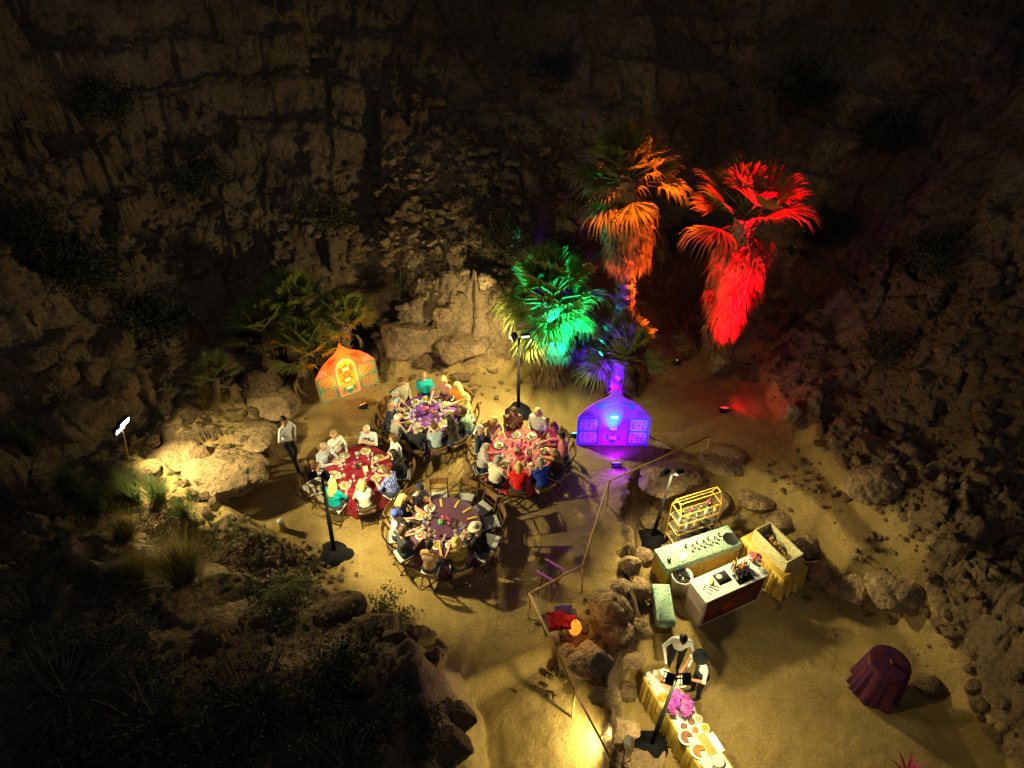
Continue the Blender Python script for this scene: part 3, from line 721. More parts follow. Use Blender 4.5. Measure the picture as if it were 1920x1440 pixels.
# the floodlight on a thin stand at left
FB = T(243, 868)
o = thing('floodlight_stand', 'glaring double floodlight on a thin stand at far left', 'floodlight', FB)
FT = at_y(229, 800, FB[1]) - FB
mb = MB(); mb.path([(0, 0, 0), FT * .98], .014, 6)
for a in (.3, 2.4, 4.5): mb.path([(0, 0, .22), (math.cos(a) * .25, math.sin(a) * .25, 0)], .009, 5)
part('stand', mb, M['rust'], o)
for k, (dx, dz) in enumerate(((-.07, -.08), (.1, .12))):
    flood_head(o, FT + np.array([dx, 0, dz]), np.array([dx + 3, -.9, dz - .3]), True, 'lens', (.3, .09, .2))
spot('flood_beam', FB + FT + np.array([.25, -.08, .12]), (-5.0, 11.4, -.2), 1250, WARM, 156, .8, .12)
M['lens2'] = M['lens']
# silver floodlight on the ground at the bottom
SB = T(1165, 1432)
o = thing('floodlight_stand', 'silver floodlight low on the rocks at the bottom edge', 'floodlight', SB)
mb = MB()
for a in (.3, 2.4, 4.5): mb.path([(0, 0, .8), (math.cos(a) * .22, math.sin(a) * .22, -.05)], .012, 5)
part('stand', mb, M['black'], o)
h = flood_head(o, (0, 0, .9), (-2.6, .5, -.4), False, size=(.24, .12, .17)); h.data.materials[0] = M['chrome']
spot('flood_beam', SB + np.array([-.22, .05, 1.0]), (.0, 6.5, -.6), 430, (1, .86, .38), 125, .8, .08)
# coloured up-lights: body, lens, real beam
def uplight(lab, base, target, beams, lens, size=(.22, .1, .12)):
    base = np.array(base); o = thing('uplight', lab, 'uplight', base)
    mb = MB(); mb.box((0, 0, .012), (.24, .16, .024))
    for s in (-1, 1): mb.box((s * .125, 0, .07), (.012, .05, .12))
    part('bracket', mb, M['black'], o)
    flood_head(o, (0, 0, .12), np.array(target) - base, True, lens, size)
    for (tg, en, c, cone, bl) in beams:
        d = np.array(tg) - base - np.array([0, 0, .12]); d = d / np.linalg.norm(d)
        spot('uplight_beam', base + np.array([0, 0, .12]) + d * .06, tg, en, c, cone, bl, .05)
led_lens('lens_orange', (1, .3, .03), 2.5); led_lens('lens_amber', (1, .3, .03), .4); led_lens('lens_violet', (.35, .1, 1)); led_lens('lens_cyan', (.02, 1, .75)); led_lens('lens_red', (1, .01, .02)); led_lens('lens_green', (.02, 1, .3))

# ------------------------------------------------------------------ painted boards
M['b_peach'] = mat('board_peach_paint', (.6, .14, .04), .6, var=.12, vscale=2); M['b_violet_lit'] = mat('violet_lit_tint', (.42, .10, .6), .6, var=.08, vscale=2)  # lilac puts the violet light into a paler, pinkish paint
M['b_teal'] = mat('board_teal_paint', (.02, .33, .23), .6); M['b_blue'] = mat('board_blue_paint', (.05, .28, .48), .6)
M['b_pink'] = mat('board_pink_paint', (.75, .45, .36), .6); M['b_amber'] = mat('board_amber_paint', (.7, .24, .03), .6); M['b_red'] = mat('board_red_paint', (.62, .06, .03), .6)
M['b_cream'] = mat('board_cream_paint', (.9, .8, .55), .6); M['b_ply'] = mat('plywood_edge', (.4, .28, .14), .8)
def board(lab, pl_, pr_, cols, lean):
    pl_ = np.array(pl_); pr_ = np.array(pr_); wd = np.linalg.norm(pr_ - pl_); hw = wd / 2
    o = thing('painted_board', lab, 'painted board', (pl_ + pr_) / 2, rot=(lean, 0, math.atan2(pr_[1] - pl_[1], pr_[0] - pl_[0])))
    base_, frame, panel, arch, field, glyph, tri = cols
    half = [(1, 0), (1, .93), (.955, 1.0), (.8, 1.19), (.62, 1.36), (.44, 1.48), (.28, 1.56), (.16, 1.65), (.07, 1.76), (0, 1.9)]
    poly = [(x * hw, z * hw) for x, z in half] + [(-x * hw, z * hw) for x, z in half[-2::-1]]
    mb = MB(); mb.prism(poly, -.012, .012); part('panel', mb, base_, o)
    lay = lambda k: -.012 - .004 * k
    def flat(name, polys, m, k, parent=o):
        mb = MB()
        for p in polys: mb.prism([(x * hw, z * hw) for x, z in p], lay(k) - .004, lay(k) + .0015)
        return part(name, mb, m, parent)
    rect = lambda x0, z0, x1, z1: [(x0, z0), (x1, z0), (x1, z1), (x0, z1)]
    def rr(x0, z0, x1, z1, c=.05): return [(x0 + c, z0), (x1 - c, z0), (x1, z0 + c), (x1, z1 - c), (x1 - c, z1), (x0 + c, z1), (x0, z1 - c), (x0, z0 + c)]
    for s in (-1, 1):
        a, b = (.40, .97) if s > 0 else (-.97, -.40)
        fr = flat('side_frame', [rect(a, .04, b, .91)], frame, 1)
        for z0, z1 in ((.09, .45), (.51, .87)):
            pn = flat('lattice_panel', [rr(a + .05, z0, b - .05, z1)], panel, 2, fr)
            bits = []; cx = (a + b) / 2; cz = (z0 + z1) / 2
            for i in (-1, 0, 1):
                for j in (-1, 0, 1):
                    x, z = cx + i * .145, cz + j * .105
                    if (i + j) % 2 == 0: bits += [rect(x - .05, z - .012, x + .05, z + .012), rect(x - .012, z - .045, x + .012, z - .013), rect(x - .012, z + .013, x + .012, z + .045)]
                    else: bits += [rect(x - .045, z - .04, x - .02, z + .03), rect(x + .02, z - .03, x + .045, z + .04)]
            lt = flat('lattice', bits, frame, 3, fr); lt['kind'] = 'stuff'
        st = []
        for i in range(6):
            z = .97 + i * .035; x1 = .955 - i * .03; st.append(rect(s * x1, z, s * (x1 - .36 + i * .03), z + .014) if s > 0 else rect(-x1, z, -(x1 - .36 + i * .03), z + .014))
        sp = flat('stripes', st, arch, 1); sp['kind'] = 'stuff'
        flat('corner_triangle', [[(s * .16, 1.42), (s * .5, 1.18), (s * .5, 1.38)]], tri, 1)
    def archp(w_, z0, zs, zt): return [(-w_, z0), (w_, z0), (w_, zs), (w_ * .9, zs + (zt - zs) * .35), (w_ * .6, zs + (zt - zs) * .72), (0, zt), (-w_ * .6, zs + (zt - zs) * .72), (-w_ * .9, zs + (zt - zs) * .35), (-w_, zs)]
    ar = flat('door_arch', [archp(.34, .02, 1.0, 1.34)], arch, 1)
    flat('door_field', [archp(.27, .08, .98, 1.25)], field, 2, ar)
    def pix(rows, z0, s=.05):
        out = []
        for j, row in enumerate(rows):
            for i, ch in enumerate(row):
                if ch == '#': x = (i - len(row) / 2) * s; z = z0 - j * s * 1.1; out.append(rect(x, z, x + s * .98, z + s * 1.07))
        return out
    flat('upper_motif', pix(['...##...', '#.####.#', '##....##', '##....##', '#.####.#', '...##...', '.##..##.'], 1.06), glyph, 3, ar)
    flat('middle_motif', pix(['..####..', '.##..##.', '##....##', '.##..##.', '..####..'], .66), glyph, 3, ar)
    flat('lower_motif', pix(['#..##..#', '##....##', '##....##', '#.####.#', '..####..', '...##...'], .34), frame, 3, ar)
    flat('motif_heart', [rect(-.1, .9, .1, 1.0), rect(-.1, .5, .1, .6), rect(-.1, .2, .1, .3)], M['b_cream'], 3, ar)
    # rear prop
    mb = MB()
    for s in (-1, 1): mb.path([(s * hw * .6, .02, hw * .95), (s * hw * .6, .75, .0 - .75 * math.tan(-lean) * 0)], .025, 4)
    part('rear_brace', mb, M['b_ply'], o)
    return o
B1 = (G(603, 760), G(712, 718)); B2 = (G(1080, 833), G(1214, 835))
board('onion-domed painted board glowing orange, beside the green palm clump', *B1, (M['b_peach'], M['b_teal'], M['b_amber'], M['b_pink'], M['b_amber'], M['b_red'], M['b_red']), R(-8))
board('onion-domed painted board lit violet with a cyan centre', *B2, (M['b_violet_lit'], M['b_blue'], M['b_pink'], M['b_violet_lit'], M['b_violet_lit'], M['b_blue'], M['b_blue']), R(-8))
c1 = (B1[0] + B1[1]) / 2; c2 = (B2[0] + B2[1]) / 2
U1 = G(681, 764); uplight('small uplight glowing orange in front of the orange board', U1, c1 + np.array([0, 0, 1.0]),
    [(c1 + np.array([0, 0, 1.05]), 360, (1, .18, .012), 95, .7), (c1 + np.array([0.02, 0, 1.0]), 300, (1, .65, .03), 28, .9)], 'lens_orange')
U2 = G(1155, 874); uplight('small uplight glowing violet in front of the violet board', U2, c2 + np.array([0, 0, .8]),
    [(c2 + np.array([0, 0, .7]), 280, (.14, .0, 1), 165, .6), (c2 + np.array([-.05, 0, .85]), 190, (.0, .8, .5), 32, .9)], 'lens_violet')
spot('uplight_beam', U2 + np.array([0, -.12, .3]), U2 + np.array([0, -.6, 0]), 70, (.14, .0, 1), 165, .8, .05)  # added violet spot standing in for lamp spill on the ground
U3 = G(1077, 818); uplight('tiny cyan uplight at the left foot of the violet board', U3, (1.25, 16.8, 2.6),
    [((1.25, 16.9, 2.9), 1800, (.0, 1, .75), 46, .8), ((1.25, 16.9, 3.6), 13000, (.0, 1, .68), 38, .9)], 'lens_cyan', (.14, .08, .1))
U5 = np.array([5.1, 17.3, float(hz(5.1, 17.3)) + .1]); uplight('orange uplight on the dirt behind the violet palm', U5, (3.6, 17.6, 4.5), [((3.35, 17.6, 4.4), 5000, (1, .1, .008), 46, .8), ((3.3, 17.6, 6.1), 15000, (1, .13, .008), 42, .9)], 'lens_amber', (.1, .05, .06))
U6 = np.array([2.7, 17.3, float(hz(2.7, 17.3)) + .12]); uplight('blue uplight between the green palm and the violet palm', U6, (3.2, 17.5, 4.4), [((2.95, 17.5, 4.4), 900, (.0, .35, 1), 36, .6)], 'lens_cyan')
U7 = G(1150, 752); uplight('violet uplight hidden behind the violet board', U7, (3.4, 16.6, 1.4), [((3.4, 16.7, 1.5), 1500, (.05, .0, 1), 150, .6)], 'lens_violet')
U8 = T(1357, 771); uplight('red uplight on the dirt in front of the red palm', U8, (6.4, 17.3, 3.2), [((6.4, 17.4, 4.5), 8000, (1, .0, .012), 56, .8), ((6.35, 17.4, 5.7), 30000, (1, .0, .012), 30, .9)], 'lens_red')
spot('uplight_beam', U8 + np.array([.02, 0, .2]), U8 + np.array([1.5, .5, .6]), 50, (1, .0, .02), 120, .8)

# ------------------------------------------------------------------ the handrail
RAIL = [(1326, 858, 0, 1330, 818), (1138, 946, 0, 1142, 902), (1091, 1108, 0, 1093, 1060), (992, 1160, 0, 993, 1113)]
o = thing('handrail', 'thin brown pipe handrail running along the terrace edge and down the steps', 'handrail', G(992, 1160))
org = G(992, 1160); tops = []
for (u, v, z, tu, tv) in RAIL:
    b_ = G(u, v, z); b_[2] = float(hz(b_[0], b_[1])); t_ = at_y(tu, tv, b_[1]); tops.append(t_)
    mb = MB(); mb.path([b_ - org, t_ - org], .022, 8); part('post', mb, M['rust'], o, True)
for u, v, z in ((1078, 1296, .55), (1168, 1465, .1)):
    t_ = G(u, v, z); tops.append(t_); g = float(hz(t_[0], t_[1])); mb = MB(); mb.path([np.array([t_[0], t_[1], g]) - org, t_ - org], .022, 8); part('post', mb, M['rust'], o, True)
for a, b_ in zip(tops[:-1], tops[1:]):
    mb = MB(); mb.path([a - org, b_ - org], .024, 8); part('rail', mb, M['rust'], o, True)

# ------------------------------------------------------------------ folding chairs
def make_chair():
    o = thing('folding_chair', 'x', 'chair')
    mb = MB(); mb.box((0, 0, .44), (.41, .4, .022)); part('seat', mb, M['wood'], o)
    mb = MB(); mb.lathe([(.2, 0), (.215, .012), (.2, .035), (.14, .042)], 4, (0, .0, .452), ph=math.pi / 4)
    pad = part('seat_pad', mb, M['pad'], o); pad.scale = (1.28, 1.24, 1)
    # curved back slat
    mb = MB(); V_ = []; n = 8
    for z in (.645, .80):
        for off in (0, .016):
            for i in range(n + 1):
                x = -.215 + .43 * i / n; V_.append((x, -.262 - .035 * (1 - (x / .215) ** 2) - off - (z - .645) * .28, z))
    q = n + 1; F_ = []
    for i in range(n): F_ += [(i, i + 1, 2 * q + i + 1, 2 * q + i), (q + i + 1, q + i, 3 * q + i, 3 * q + i + 1), (2 * q + i, 2 * q + i + 1, 3 * q + i + 1, 3 * q + i), (i + 1, i, q + i, q + i + 1)]
    F_ += [(0, 2 * q, 3 * q, q), (n, q + n, 3 * q + n, 2 * q + n)]
    mb.add(V_, F_); part('back_slat', mb, M['wood_light'], o)
    for s in (-1, 1):
        mb = MB(); mb.path([(s * .215, -.315, .82), (s * .215, -.2, .46), (s * .215, .2, .0)], [.024, .024, .022], 4, .7); part('leg', mb, M['wood'], o)
        mb = MB(); mb.path([(s * .185, .15, .43), (s * .185, -.24, .0)], .022, 4, .7); part('leg', mb, M['wood'], o)
    mb = MB(); mb.path([(-.2, .17, .06), (.2, .17, .06)], .014, 4); part('stretcher', mb, M['wood'], o)
    mb = MB(); mb.path([(-.18, -.19, .07), (.18, -.19, .07)], .014, 4); part('stretcher', mb, M['wood'], o)
    mb = MB(); mb.path([(-.2, -.235, .54), (.2, -.235, .54)], .014, 4); part('lower_back_rail', mb, M['wood'], o)
    return o
CH0 = make_chair(); CH_USED = [False]
def chair(x, y, rz, lab, group='folding chairs around the dining tables'):
    z = float(hz(x, y)) + .004
    if not CH_USED[0]:
        CH_USED[0] = True; CH0.location = (x, y, z); CH0.rotation_euler = (0, 0, rz); CH0['label'] = lab; CH0['group'] = group; return CH0
    return dup(CH0, (x, y, z), rz, lab, group)

# ------------------------------------------------------------------ people: one continuous skin from tapered limbs
def snet(F, org, h):
    S = F < 0
    c = [(0, 0, 0), (1, 0, 0), (0, 1, 0), (1, 1, 0), (0, 0, 1), (1, 0, 1), (0, 1, 1), (1, 1, 1)]
    sh = tuple(d - 1 for d in F.shape)
    cs = [S[a:a + sh[0], b:b + sh[1], d:d + sh[2]] for a, b, d in c]
    any_ = np.logical_or.reduce(cs); all_ = np.logical_and.reduce(cs); msk = any_ & ~all_
    idx = np.full(sh, -1, np.int64); cells = np.argwhere(msk); idx[msk] = np.arange(len(cells))
    P = np.zeros((len(cells), 3)); C = np.zeros(len(cells))
    for a in range(8):
        for b in range(a + 1, 8):
            ca, cb = np.array(c[a]), np.array(c[b])
            if abs(ca - cb).sum() != 1: continue
            fa = F[tuple((cells + ca).T)]; fb = F[tuple((cells + cb).T)]; x = (fa < 0) != (fb < 0)
            t = np.where(x, fa / (fa - fb + 1e-12), 0)
            P += np.where(x[:, None], ca + (cb - ca) * t[:, None], 0); C += x
    P = (cells + P / C[:, None]) * h + org
    faces = []
    for ax in range(3):
        o1, o2 = (ax + 1) % 3, (ax + 2) % 3
        sl = [slice(None)] * 3; sl[ax] = slice(0, -1); A = S[tuple(sl)]; sl[ax] = slice(1, None); B = S[tuple(sl)]
        e = np.argwhere(A != B)
        e = e[(e[:, o1] > 0) & (e[:, o2] > 0) & (e[:, o1] < sh[o1]) & (e[:, o2] < sh[o2])]
        u1 = np.zeros(3, int); u1[o1] = 1; u2 = np.zeros(3, int); u2[o2] = 1
        q = np.stack([idx[tuple((e - u1 - u2).T)], idx[tuple((e - u2).T)], idx[tuple(e.T)], idx[tuple((e - u1).T)]], 1)
        fl = A[tuple(e.T)]; q[~fl] = q[~fl][:, ::-1]; faces.append(q)
    f = np.concatenate(faces); return P, f[(f >= 0).all(1)]
def capd(p, a, b, ra, rb, st=None):
    a = np.array(a, float); b = np.array(b, float); ba = b - a; pa = p - a
    t = np.clip((pa @ ba) / (ba @ ba + 1e-9), 0, 1)
    q = pa - t[..., None] * ba
    if st is not None: q = q * np.array(st)
    return np.sqrt((q * q).sum(-1)) - (ra + (rb - ra) * t)
def sdf_mesh(prims, h, k=.025):
    ends = np.array([e for p in prims for e in (p[0], p[1])]); rm = max(max(p[2], p[3]) for p in prims) * 1.25 + 2 * h
    lo = ends.min(0) - rm; hi = ends.max(0) + rm; n = np.ceil((hi - lo) / h).astype(int) + 1
    g = np.stack(np.meshgrid(*[lo[i] + h * np.arange(n[i]) for i in range(3)], indexing='ij'), -1)
    F = None
    for pr in prims:
        d = capd(g, pr[0], pr[1], pr[2], pr[3], pr[5] if len(pr) > 5 else None)
        if F is None: F = d
        else:
            hh = np.clip(.5 + .5 * (F - d) / k, 0, 1); F = F * (1 - hh) + d * hh - k * hh * (1 - hh)
    P, f = snet(F, lo, h)
    fc = P[f].mean(1); ds = np.stack([capd(fc, pr[0], pr[1], pr[2], pr[3], pr[5] if len(pr) > 5 else None) for pr in prims])
    mi = np.array([pr[4] for pr in prims])[ds.argmin(0)]
    return P, f, mi
SKIN, SHIRT, PANTS, SHOE, DARK, LIP, VEST = range(7)
# head: local origin at the base of the skull/neck joint, looking along +y
HEAD = sdf_mesh([((0, 0, .095), (0, .012, .125), .078, .082, SKIN, (1.08, .9, .95)), ((0, .035, .055), (0, .045, .03), .055, .04, SKIN), ((0, 0, -.06), (0, .005, .05), .05, .05, SKIN),
    ((0, .1, .085), (0, .118, .062), .012, .016, SKIN), ((-.083, .005, .08), (-.083, .005, .1), .016, .018, SKIN, (1.6, 1, 1)), ((.083, .005, .08), (.083, .005, .1), .016, .018, SKIN, (1.6, 1, 1)),
    ((-.034, .091, .1), (-.03, .091, .1), .011, .011, DARK), ((.03, .091, .1), (.034, .091, .1), .011, .011, DARK), ((-.018, .093, .035), (.018, .093, .035), .009, .009, LIP)], .0135, .016)
def hair_mesh(prims, cut=None):
    P, f, mi = sdf_mesh(prims, .017, .03)
    mb = MB(); mb.add(P, f); return mb.mesh('hair', [M['skin0']], True)
M['skin0'] = mat('skin_base', (.45, .24, .15), .6)
cap_ = [((0, -.022, .12), (0, -.018, .15), .088, .084, 0), ((0, .03, .165), (0, .055, .17), .06, .045, 0)]
HAIR = {'short': cap_ + [((0, -.06, .06), (0, -.05, .1), .06, .07, 0)],
        'thin': [((0, -.045, .075), (0, -.035, .12), .07, .075, 0), ((-.06, -.01, .1), (-.06, -.02, .12), .034, .034, 0), ((.06, -.01, .1), (.06, -.02, .12), .034, .034, 0)],
        'long': cap_ + [((0, -.06, .1), (0, -.1, -.18), .075, .07, 0), ((-.075, -.01, .1), (-.085, -.01, -.12), .034, .036, 0), ((.075, -.01, .1), (.085, -.01, -.12), .034, .036, 0), ((-.06, -.09, -.1), (.06, -.09, -.1), .05, .05, 0)],
        'bob': cap_ + [((0, -.055, .1), (0, -.06, .0), .078, .07, 0), ((-.075, 0, .1), (-.085, 0, .01), .036, .036, 0), ((.075, 0, .1), (.085, 0, .01), .036, .036, 0)],
        'bun': cap_ + [((0, -.06, .07), (0, -.05, .1), .06, .07, 0), ((0, -.11, .17), (0, -.12, .18), .045, .045, 0)],
        'curly': cap_ + [((x, y, z), (x, y, z + .005), .045, .045, 0) for x, y, z in ((-.08, 0, .1), (.08, 0, .1), (-.06, -.08, .06), (.06, -.08, .06), (0, -.1, .1), (-.05, .03, .19), (.05, .03, .19), (0, -.05, .2), (0, -.1, .03))]}
HAIR_ME = {}
def hair_of(style, cname):
    if (style, cname) not in HAIR_ME:
        if style not in HAIR_ME: HAIR_ME[style] = hair_mesh(HAIR[style])
        m_ = HAIR_ME[style].copy(); m_.materials.clear(); m_.materials.append(hairmat(cname)); HAIR_ME[(style, cname)] = m_
    return HAIR_ME[(style, cname)]
HC = {'blond': (.55, .38, .13), 'brown': (.09, .045, .02), 'black': (.012, .01, .009), 'grey': (.35, .33, .3), 'white': (.68, .66, .6), 'auburn': (.14, .05, .022), 'sandy': (.3, .19, .08)}
_hm = {}
def hairmat(c):
    if c not in _hm: _hm[c] = mat('hair_' + c, HC[c], .6, .3, var=.3, vscale=40)
    return _hm[c]
_cm = {}
def cloth(c, pat=None):
    key = (tuple(c), pat and tuple(pat))
    if key not in _cm: _cm[key] = mat('clothing', c, .85, .15, color2=pat, vscale=26, c2t=(.47, .53), bump=.5, bscale=11) if pat else mat('clothing', c, .85, .15, var=.16, vscale=8, bump=.7, bscale=10)
    return _cm[key]
_sk = {t: mat('skin_' + t, c, .55, .35) for t, c in (('fair', (.56, .31, .2)), ('tan', (.42, .21, .12)), ('brown', (.2, .09, .045)))}
M['eye'] = mat('eye_dark', (.02, .015, .012), .3); M['lip'] = mat('lip', (.38, .12, .1), .5); M['shoe'] = mat('dark_shoe', (.02, .017, .015), .5)
M['vest'] = mat('black_waistcoat', (.018, .018, .022), .8)
def fingers(mb, wrist, d, palm_n, thumb_s, curl=.5, m=SKIN):
    """four unequal bent fingers and a thumb leaving the side of the palm"""
    d = np.array(d) / np.linalg.norm(d); n = np.array(palm_n, float); n = n - d * (n @ d); n /= np.linalg.norm(n) + 1e-9; s = np.cross(d, n) * thumb_s
    mb.cur = m
    base = np.array(wrist) + d * .075
    for k, L in enumerate((.07, .078, .073, .058)):
        p0 = base + s * (.03 - .02 * k); p1 = p0 + d * L * .5 + n * curl * .012; p2 = p1 + (d * (1 - curl * .5) + n * curl) * L * .32; p3 = p2 + (d * (1 - curl) + n * curl * 1.2) * L * .25
        mb.path([p0 - d * .015, p1, p2, p3], [.0095, .009, .0082, .0065], 5)
    t0 = np.array(wrist) + d * .025 + s * .028; t1 = t0 + d * .03 + s * .022 + n * .006; t2 = t1 + d * .03 + s * .004 + n * .012
    mb.path([t0 - s * .01, t1, t2], [.012, .0105, .008], 5)
def body(prims, head_at, yaw, pitch, hands, mats, h=.024, hs=1.0):
    P, f, mi = sdf_mesh(prims, h); mb = MB(); mb.add(P, f, mi)
    Rm = np.array((Matrix.Rotation(yaw, 3, 'Z') @ Matrix.Rotation(pitch, 3, 'X')))
    mb.add(HEAD[0] * hs @ Rm.T + np.array(head_at), HEAD[1], HEAD[2])
    for hd in hands: fingers(mb, *hd)
    return mb.mesh('body', mats, True), (math.asin(0) , Rm)
def arm(sh, el, ha, sleeve, w=1.0):
    sh, el, ha = map(np.array, (sh, el, ha)); d = (ha - el) / np.linalg.norm(ha - el)
    return [(sh, el, .052 * w, .042 * w, SHIRT), (el, ha, .041 * w, .029 * w, SHIRT if sleeve > 1 else SKIN) if sleeve != 0 else (el, ha, .04 * w, .028 * w, SKIN),
            (ha + d * .015, ha + d * .075, .026, .03, SKIN, (1.15, 1.0, 1.3))]
def seated(lab, x, y, rz, shirt, hair, hcol, skin='fair', pants=(.04, .05, .08), sleeve=1, pose=0, lean=.1, w=1.0, child=1.0, hat=None, yaw=0, pitch=-.15, pat=None, vest=None, seed=0):
    r = np.random.default_rng(seed + 900)
    z = float(hz(x, y)) + .004
    ls = math.sin(lean); pr = []
    hp = np.array([0, -.03, .56]); sp = lambda q: np.array([0, hp[1] + ls * q, hp[2] + q])
    pr += [((-.085, -.03, .55), (.085, -.03, .55), .12 * w, .12 * w, PANTS), (sp(.08), sp(.26), .13 * w, .135 * w, SHIRT, (.88, 1.08, 1)),
           (sp(.32) + [-.075, 0, 0], sp(.32) + [.075, 0, 0], .118 * w, .118 * w, SHIRT, (1, 1.1, 1)), (sp(.45) + [-.13 * w, 0, 0], sp(.45) + [.13 * w, 0, 0], .062, .062, SHIRT), (sp(.46), sp(.58), .05, .047, SKIN)]
    if vest: pr += [(sp(.1), sp(.28), .138 * w, .143 * w, VEST, (.88, 1.08, 1)), (sp(.3) + [-.06, 0, 0], sp(.36) + [.06, 0, 0], .122 * w, .122 * w, VEST, (1, 1.1, 1))]
    for s in (-1, 1):
        kx = .12 + .03 * r.random(); fy = .44 + r.uniform(-.08, .1)
        pr += [((s * .09, 0, .53), (s * kx, .4, .53), .088 * w, .066, PANTS), ((s * kx, .4, .53), (s * (kx + .01), fy, .1), .062, .044, PANTS), ((s * (kx + .01), fy - .02, .05), (s * (kx + .03), fy + .15, .04), .045, .038, SHOE)]
    hands = []
    for s in (-1, 1):
        sh = sp(.45) + np.array([s * .175 * w, 0, -.01]); p_ = pose
        if p_ == 0: el = sh + np.array([s * .07, .1, -.24]); ha = np.array([s * .1, .43, .79])
        elif p_ == 1 and s > 0: el = sh + np.array([.06, .2, -.18]); ha = np.array([.1, .30, 1.02])          # hand raised to the face
        elif p_ == 1: el = sh + np.array([s * .07, .1, -.24]); ha = np.array([-.08, .42, .79])
        elif p_ == 2: el = sh + np.array([s * .05, .16, -.2]); ha = np.array([s * .03, .33, .98])             # elbows on the table, hands joined
        elif p_ == 3 and s > 0: el = sh + np.array([.1, .2, -.14]); ha = np.array([.16, .62, .82])           # reaching across the table
        elif p_ == 3: el = sh + np.array([-.07, .04, -.25]); ha = np.array([-.12, .34, .79])
        else: el = sh + np.array([s * .06, .0, -.27]); ha = np.array([s * .09, .24, .64])                      # in the lap
        pr += arm(sh, el, ha, sleeve, w); d = ha - el; hands.append((ha, d, (0, 0, -1) if p_ != 2 else (-s, 0, 0), -s, .5))
    hd = sp(.585) + np.array([0, .012, 0])
    me_, (_, Rm) = body(pr, hd, yaw, pitch, hands, [_sk[skin], cloth(shirt, pat), cloth(pants), M['shoe'], M['eye'], M['lip'], M['vest'] if vest is None else cloth(vest)], .024)
    o = thing('person', lab, 'person', (x, y, z), rz); o.scale = (child,) * 3
    if child < 1: o.location.z += .46 * (1 - child)
    link('body', me_, o)
    if hair: link('hair', hair_of(hair, hcol), o, hd, Euler((pitch, 0, yaw), 'XYZ'))
    if hat: hat_on(o, hd, pitch, yaw, hat)
    return o
def hat_on(o, hd, pitch, yaw, hat):
    kind, c = hat; mb = MB()
    if kind == 'brim': mb.lathe([(.165, .0), (.172, .012), (.16, .017), (.1, .015), (.098, .09), (.08, .115), (.02, .11)], 20, (0, -.01, .155))
    else: mb.lathe([(.098, -.03), (.1, .02), (.085, .06), (.05, .085), (.01, .09)], 16, (0, -.012, .14)); mb.prism([(-.07, .12), (.07, .12), (.06, .132), (-.06, .132)], .07, .16)
    part('hat', mb, cloth(c), o, True, loc=hd, rot=Euler((pitch, 0, yaw), 'XYZ'))

# ------------------------------------------------------------------ dining tables
TR = .84
def cloth_mesh(seed, r0=TR, z1=.08, flare=.12, n=96, ztop=.75):
    r = np.random.default_rng(seed); mb = MB(); ph = r.uniform(0, 6.28, 5)
    rings = [(r0 * .35, ztop, 0), (r0 * .75, ztop, 0), (r0 - .02, ztop, 0), (r0, ztop - .008, 0), (r0 + .012, ztop - .03, .02)] + [(r0 + .015 + flare * f, ztop - .03 - (ztop - .03 - z1) * f, .25 + .75 * f) for f in (.15, .3, .5, .7, .85, 1.0)]
    V_ = [(0, 0, ztop)]
    for rr, z, am in rings:
        for j in range(n):
            a = 2 * math.pi * j / n
            w_ = (.05 * math.sin(7 * a + ph[0] + .6 * math.sin(2 * a + ph[4])) + .035 * math.sin(13 * a + ph[1] + math.sin(3 * a)) + .022 * math.sin(23 * a + ph[2])) * (.75 + .45 * math.sin(3 * a + ph[3]))
            V_.append(((rr + am * w_) * math.cos(a), (rr + am * w_) * math.sin(a), z + (.003 * math.sin(5 * a + rr * 20 + ph[3]) if am == 0 and z == ztop else 0)))
    F_ = [(0, 1 + j, 1 + (j + 1) % n) for j in range(n)]
    for i in range(len(rings) - 1): F_ += [(1 + i * n + j, 1 + (i + 1) * n + j, 1 + (i + 1) * n + (j + 1) % n, 1 + i * n + (j + 1) % n) for j in range(n)]
    mb.add(V_, F_); return mb
M['c_crimson'] = mat('crimson_brocade', (.21, .006, .022), .5, .45, color2=(.34, .05, .07), vscale=11, c2t=(.32, .5)); M['c_purple'] = mat('purple_cloth', (.17, .04, .26), .6, .35, var=.35, vscale=6)  # crimson's second colour paints pinkish sheen streaks into the weave
M['c_coral'] = mat('coral_pink_cloth', (.72, .055, .10), .6, .3, color2=(.75, .26, .16), vscale=6, c2t=(.34, .5)); M['c_dark'] = mat('dark_purple_cloth', (.075, .024, .085), .6, .35, color2=(.10, .03, .05), vscale=6, c2t=(.4, .6))
M['salad'] = mat('salad_greens', (.2, .26, .03), .7, .3, color2=(.6, .38, .05), vscale=45, c2t=(.42, .58), bump=1, bscale=60); M['stew'] = mat('orange_stew', (.5, .16, .03), .6, .4, color2=(.2, .12, .03), vscale=40)
M['napkin'] = mat('mustard_napkin', (.55, .36, .05), .85); M['paper'] = mat('paper_card', (.75, .72, .62), .8); M['wine'] = mat('red_wine', (.12, .004, .01), .1, .5); M['beer'] = mat('amber_drink', (.7, .3, .03), .2, .5, alpha=.8)
M['f_pink'] = mat('magenta_petals', (.6, .03, .25), .7, color2=(.75, .2, .45), vscale=30); M['f_red'] = mat('red_petals', (.6, .02, .02), .7); M['f_purple'] = mat('violet_petals', (.3, .06, .5), .7); M['f_orange'] = mat('orange_petals', (.8, .25, .03), .7); M['leafg'] = mat('leaf_green', (.05, .12, .03), .6)
M['g_green'] = mat('green_glass_votive', (.02, .5, .12), .2, .5, emit=(.02, .7, .2), es=.35)
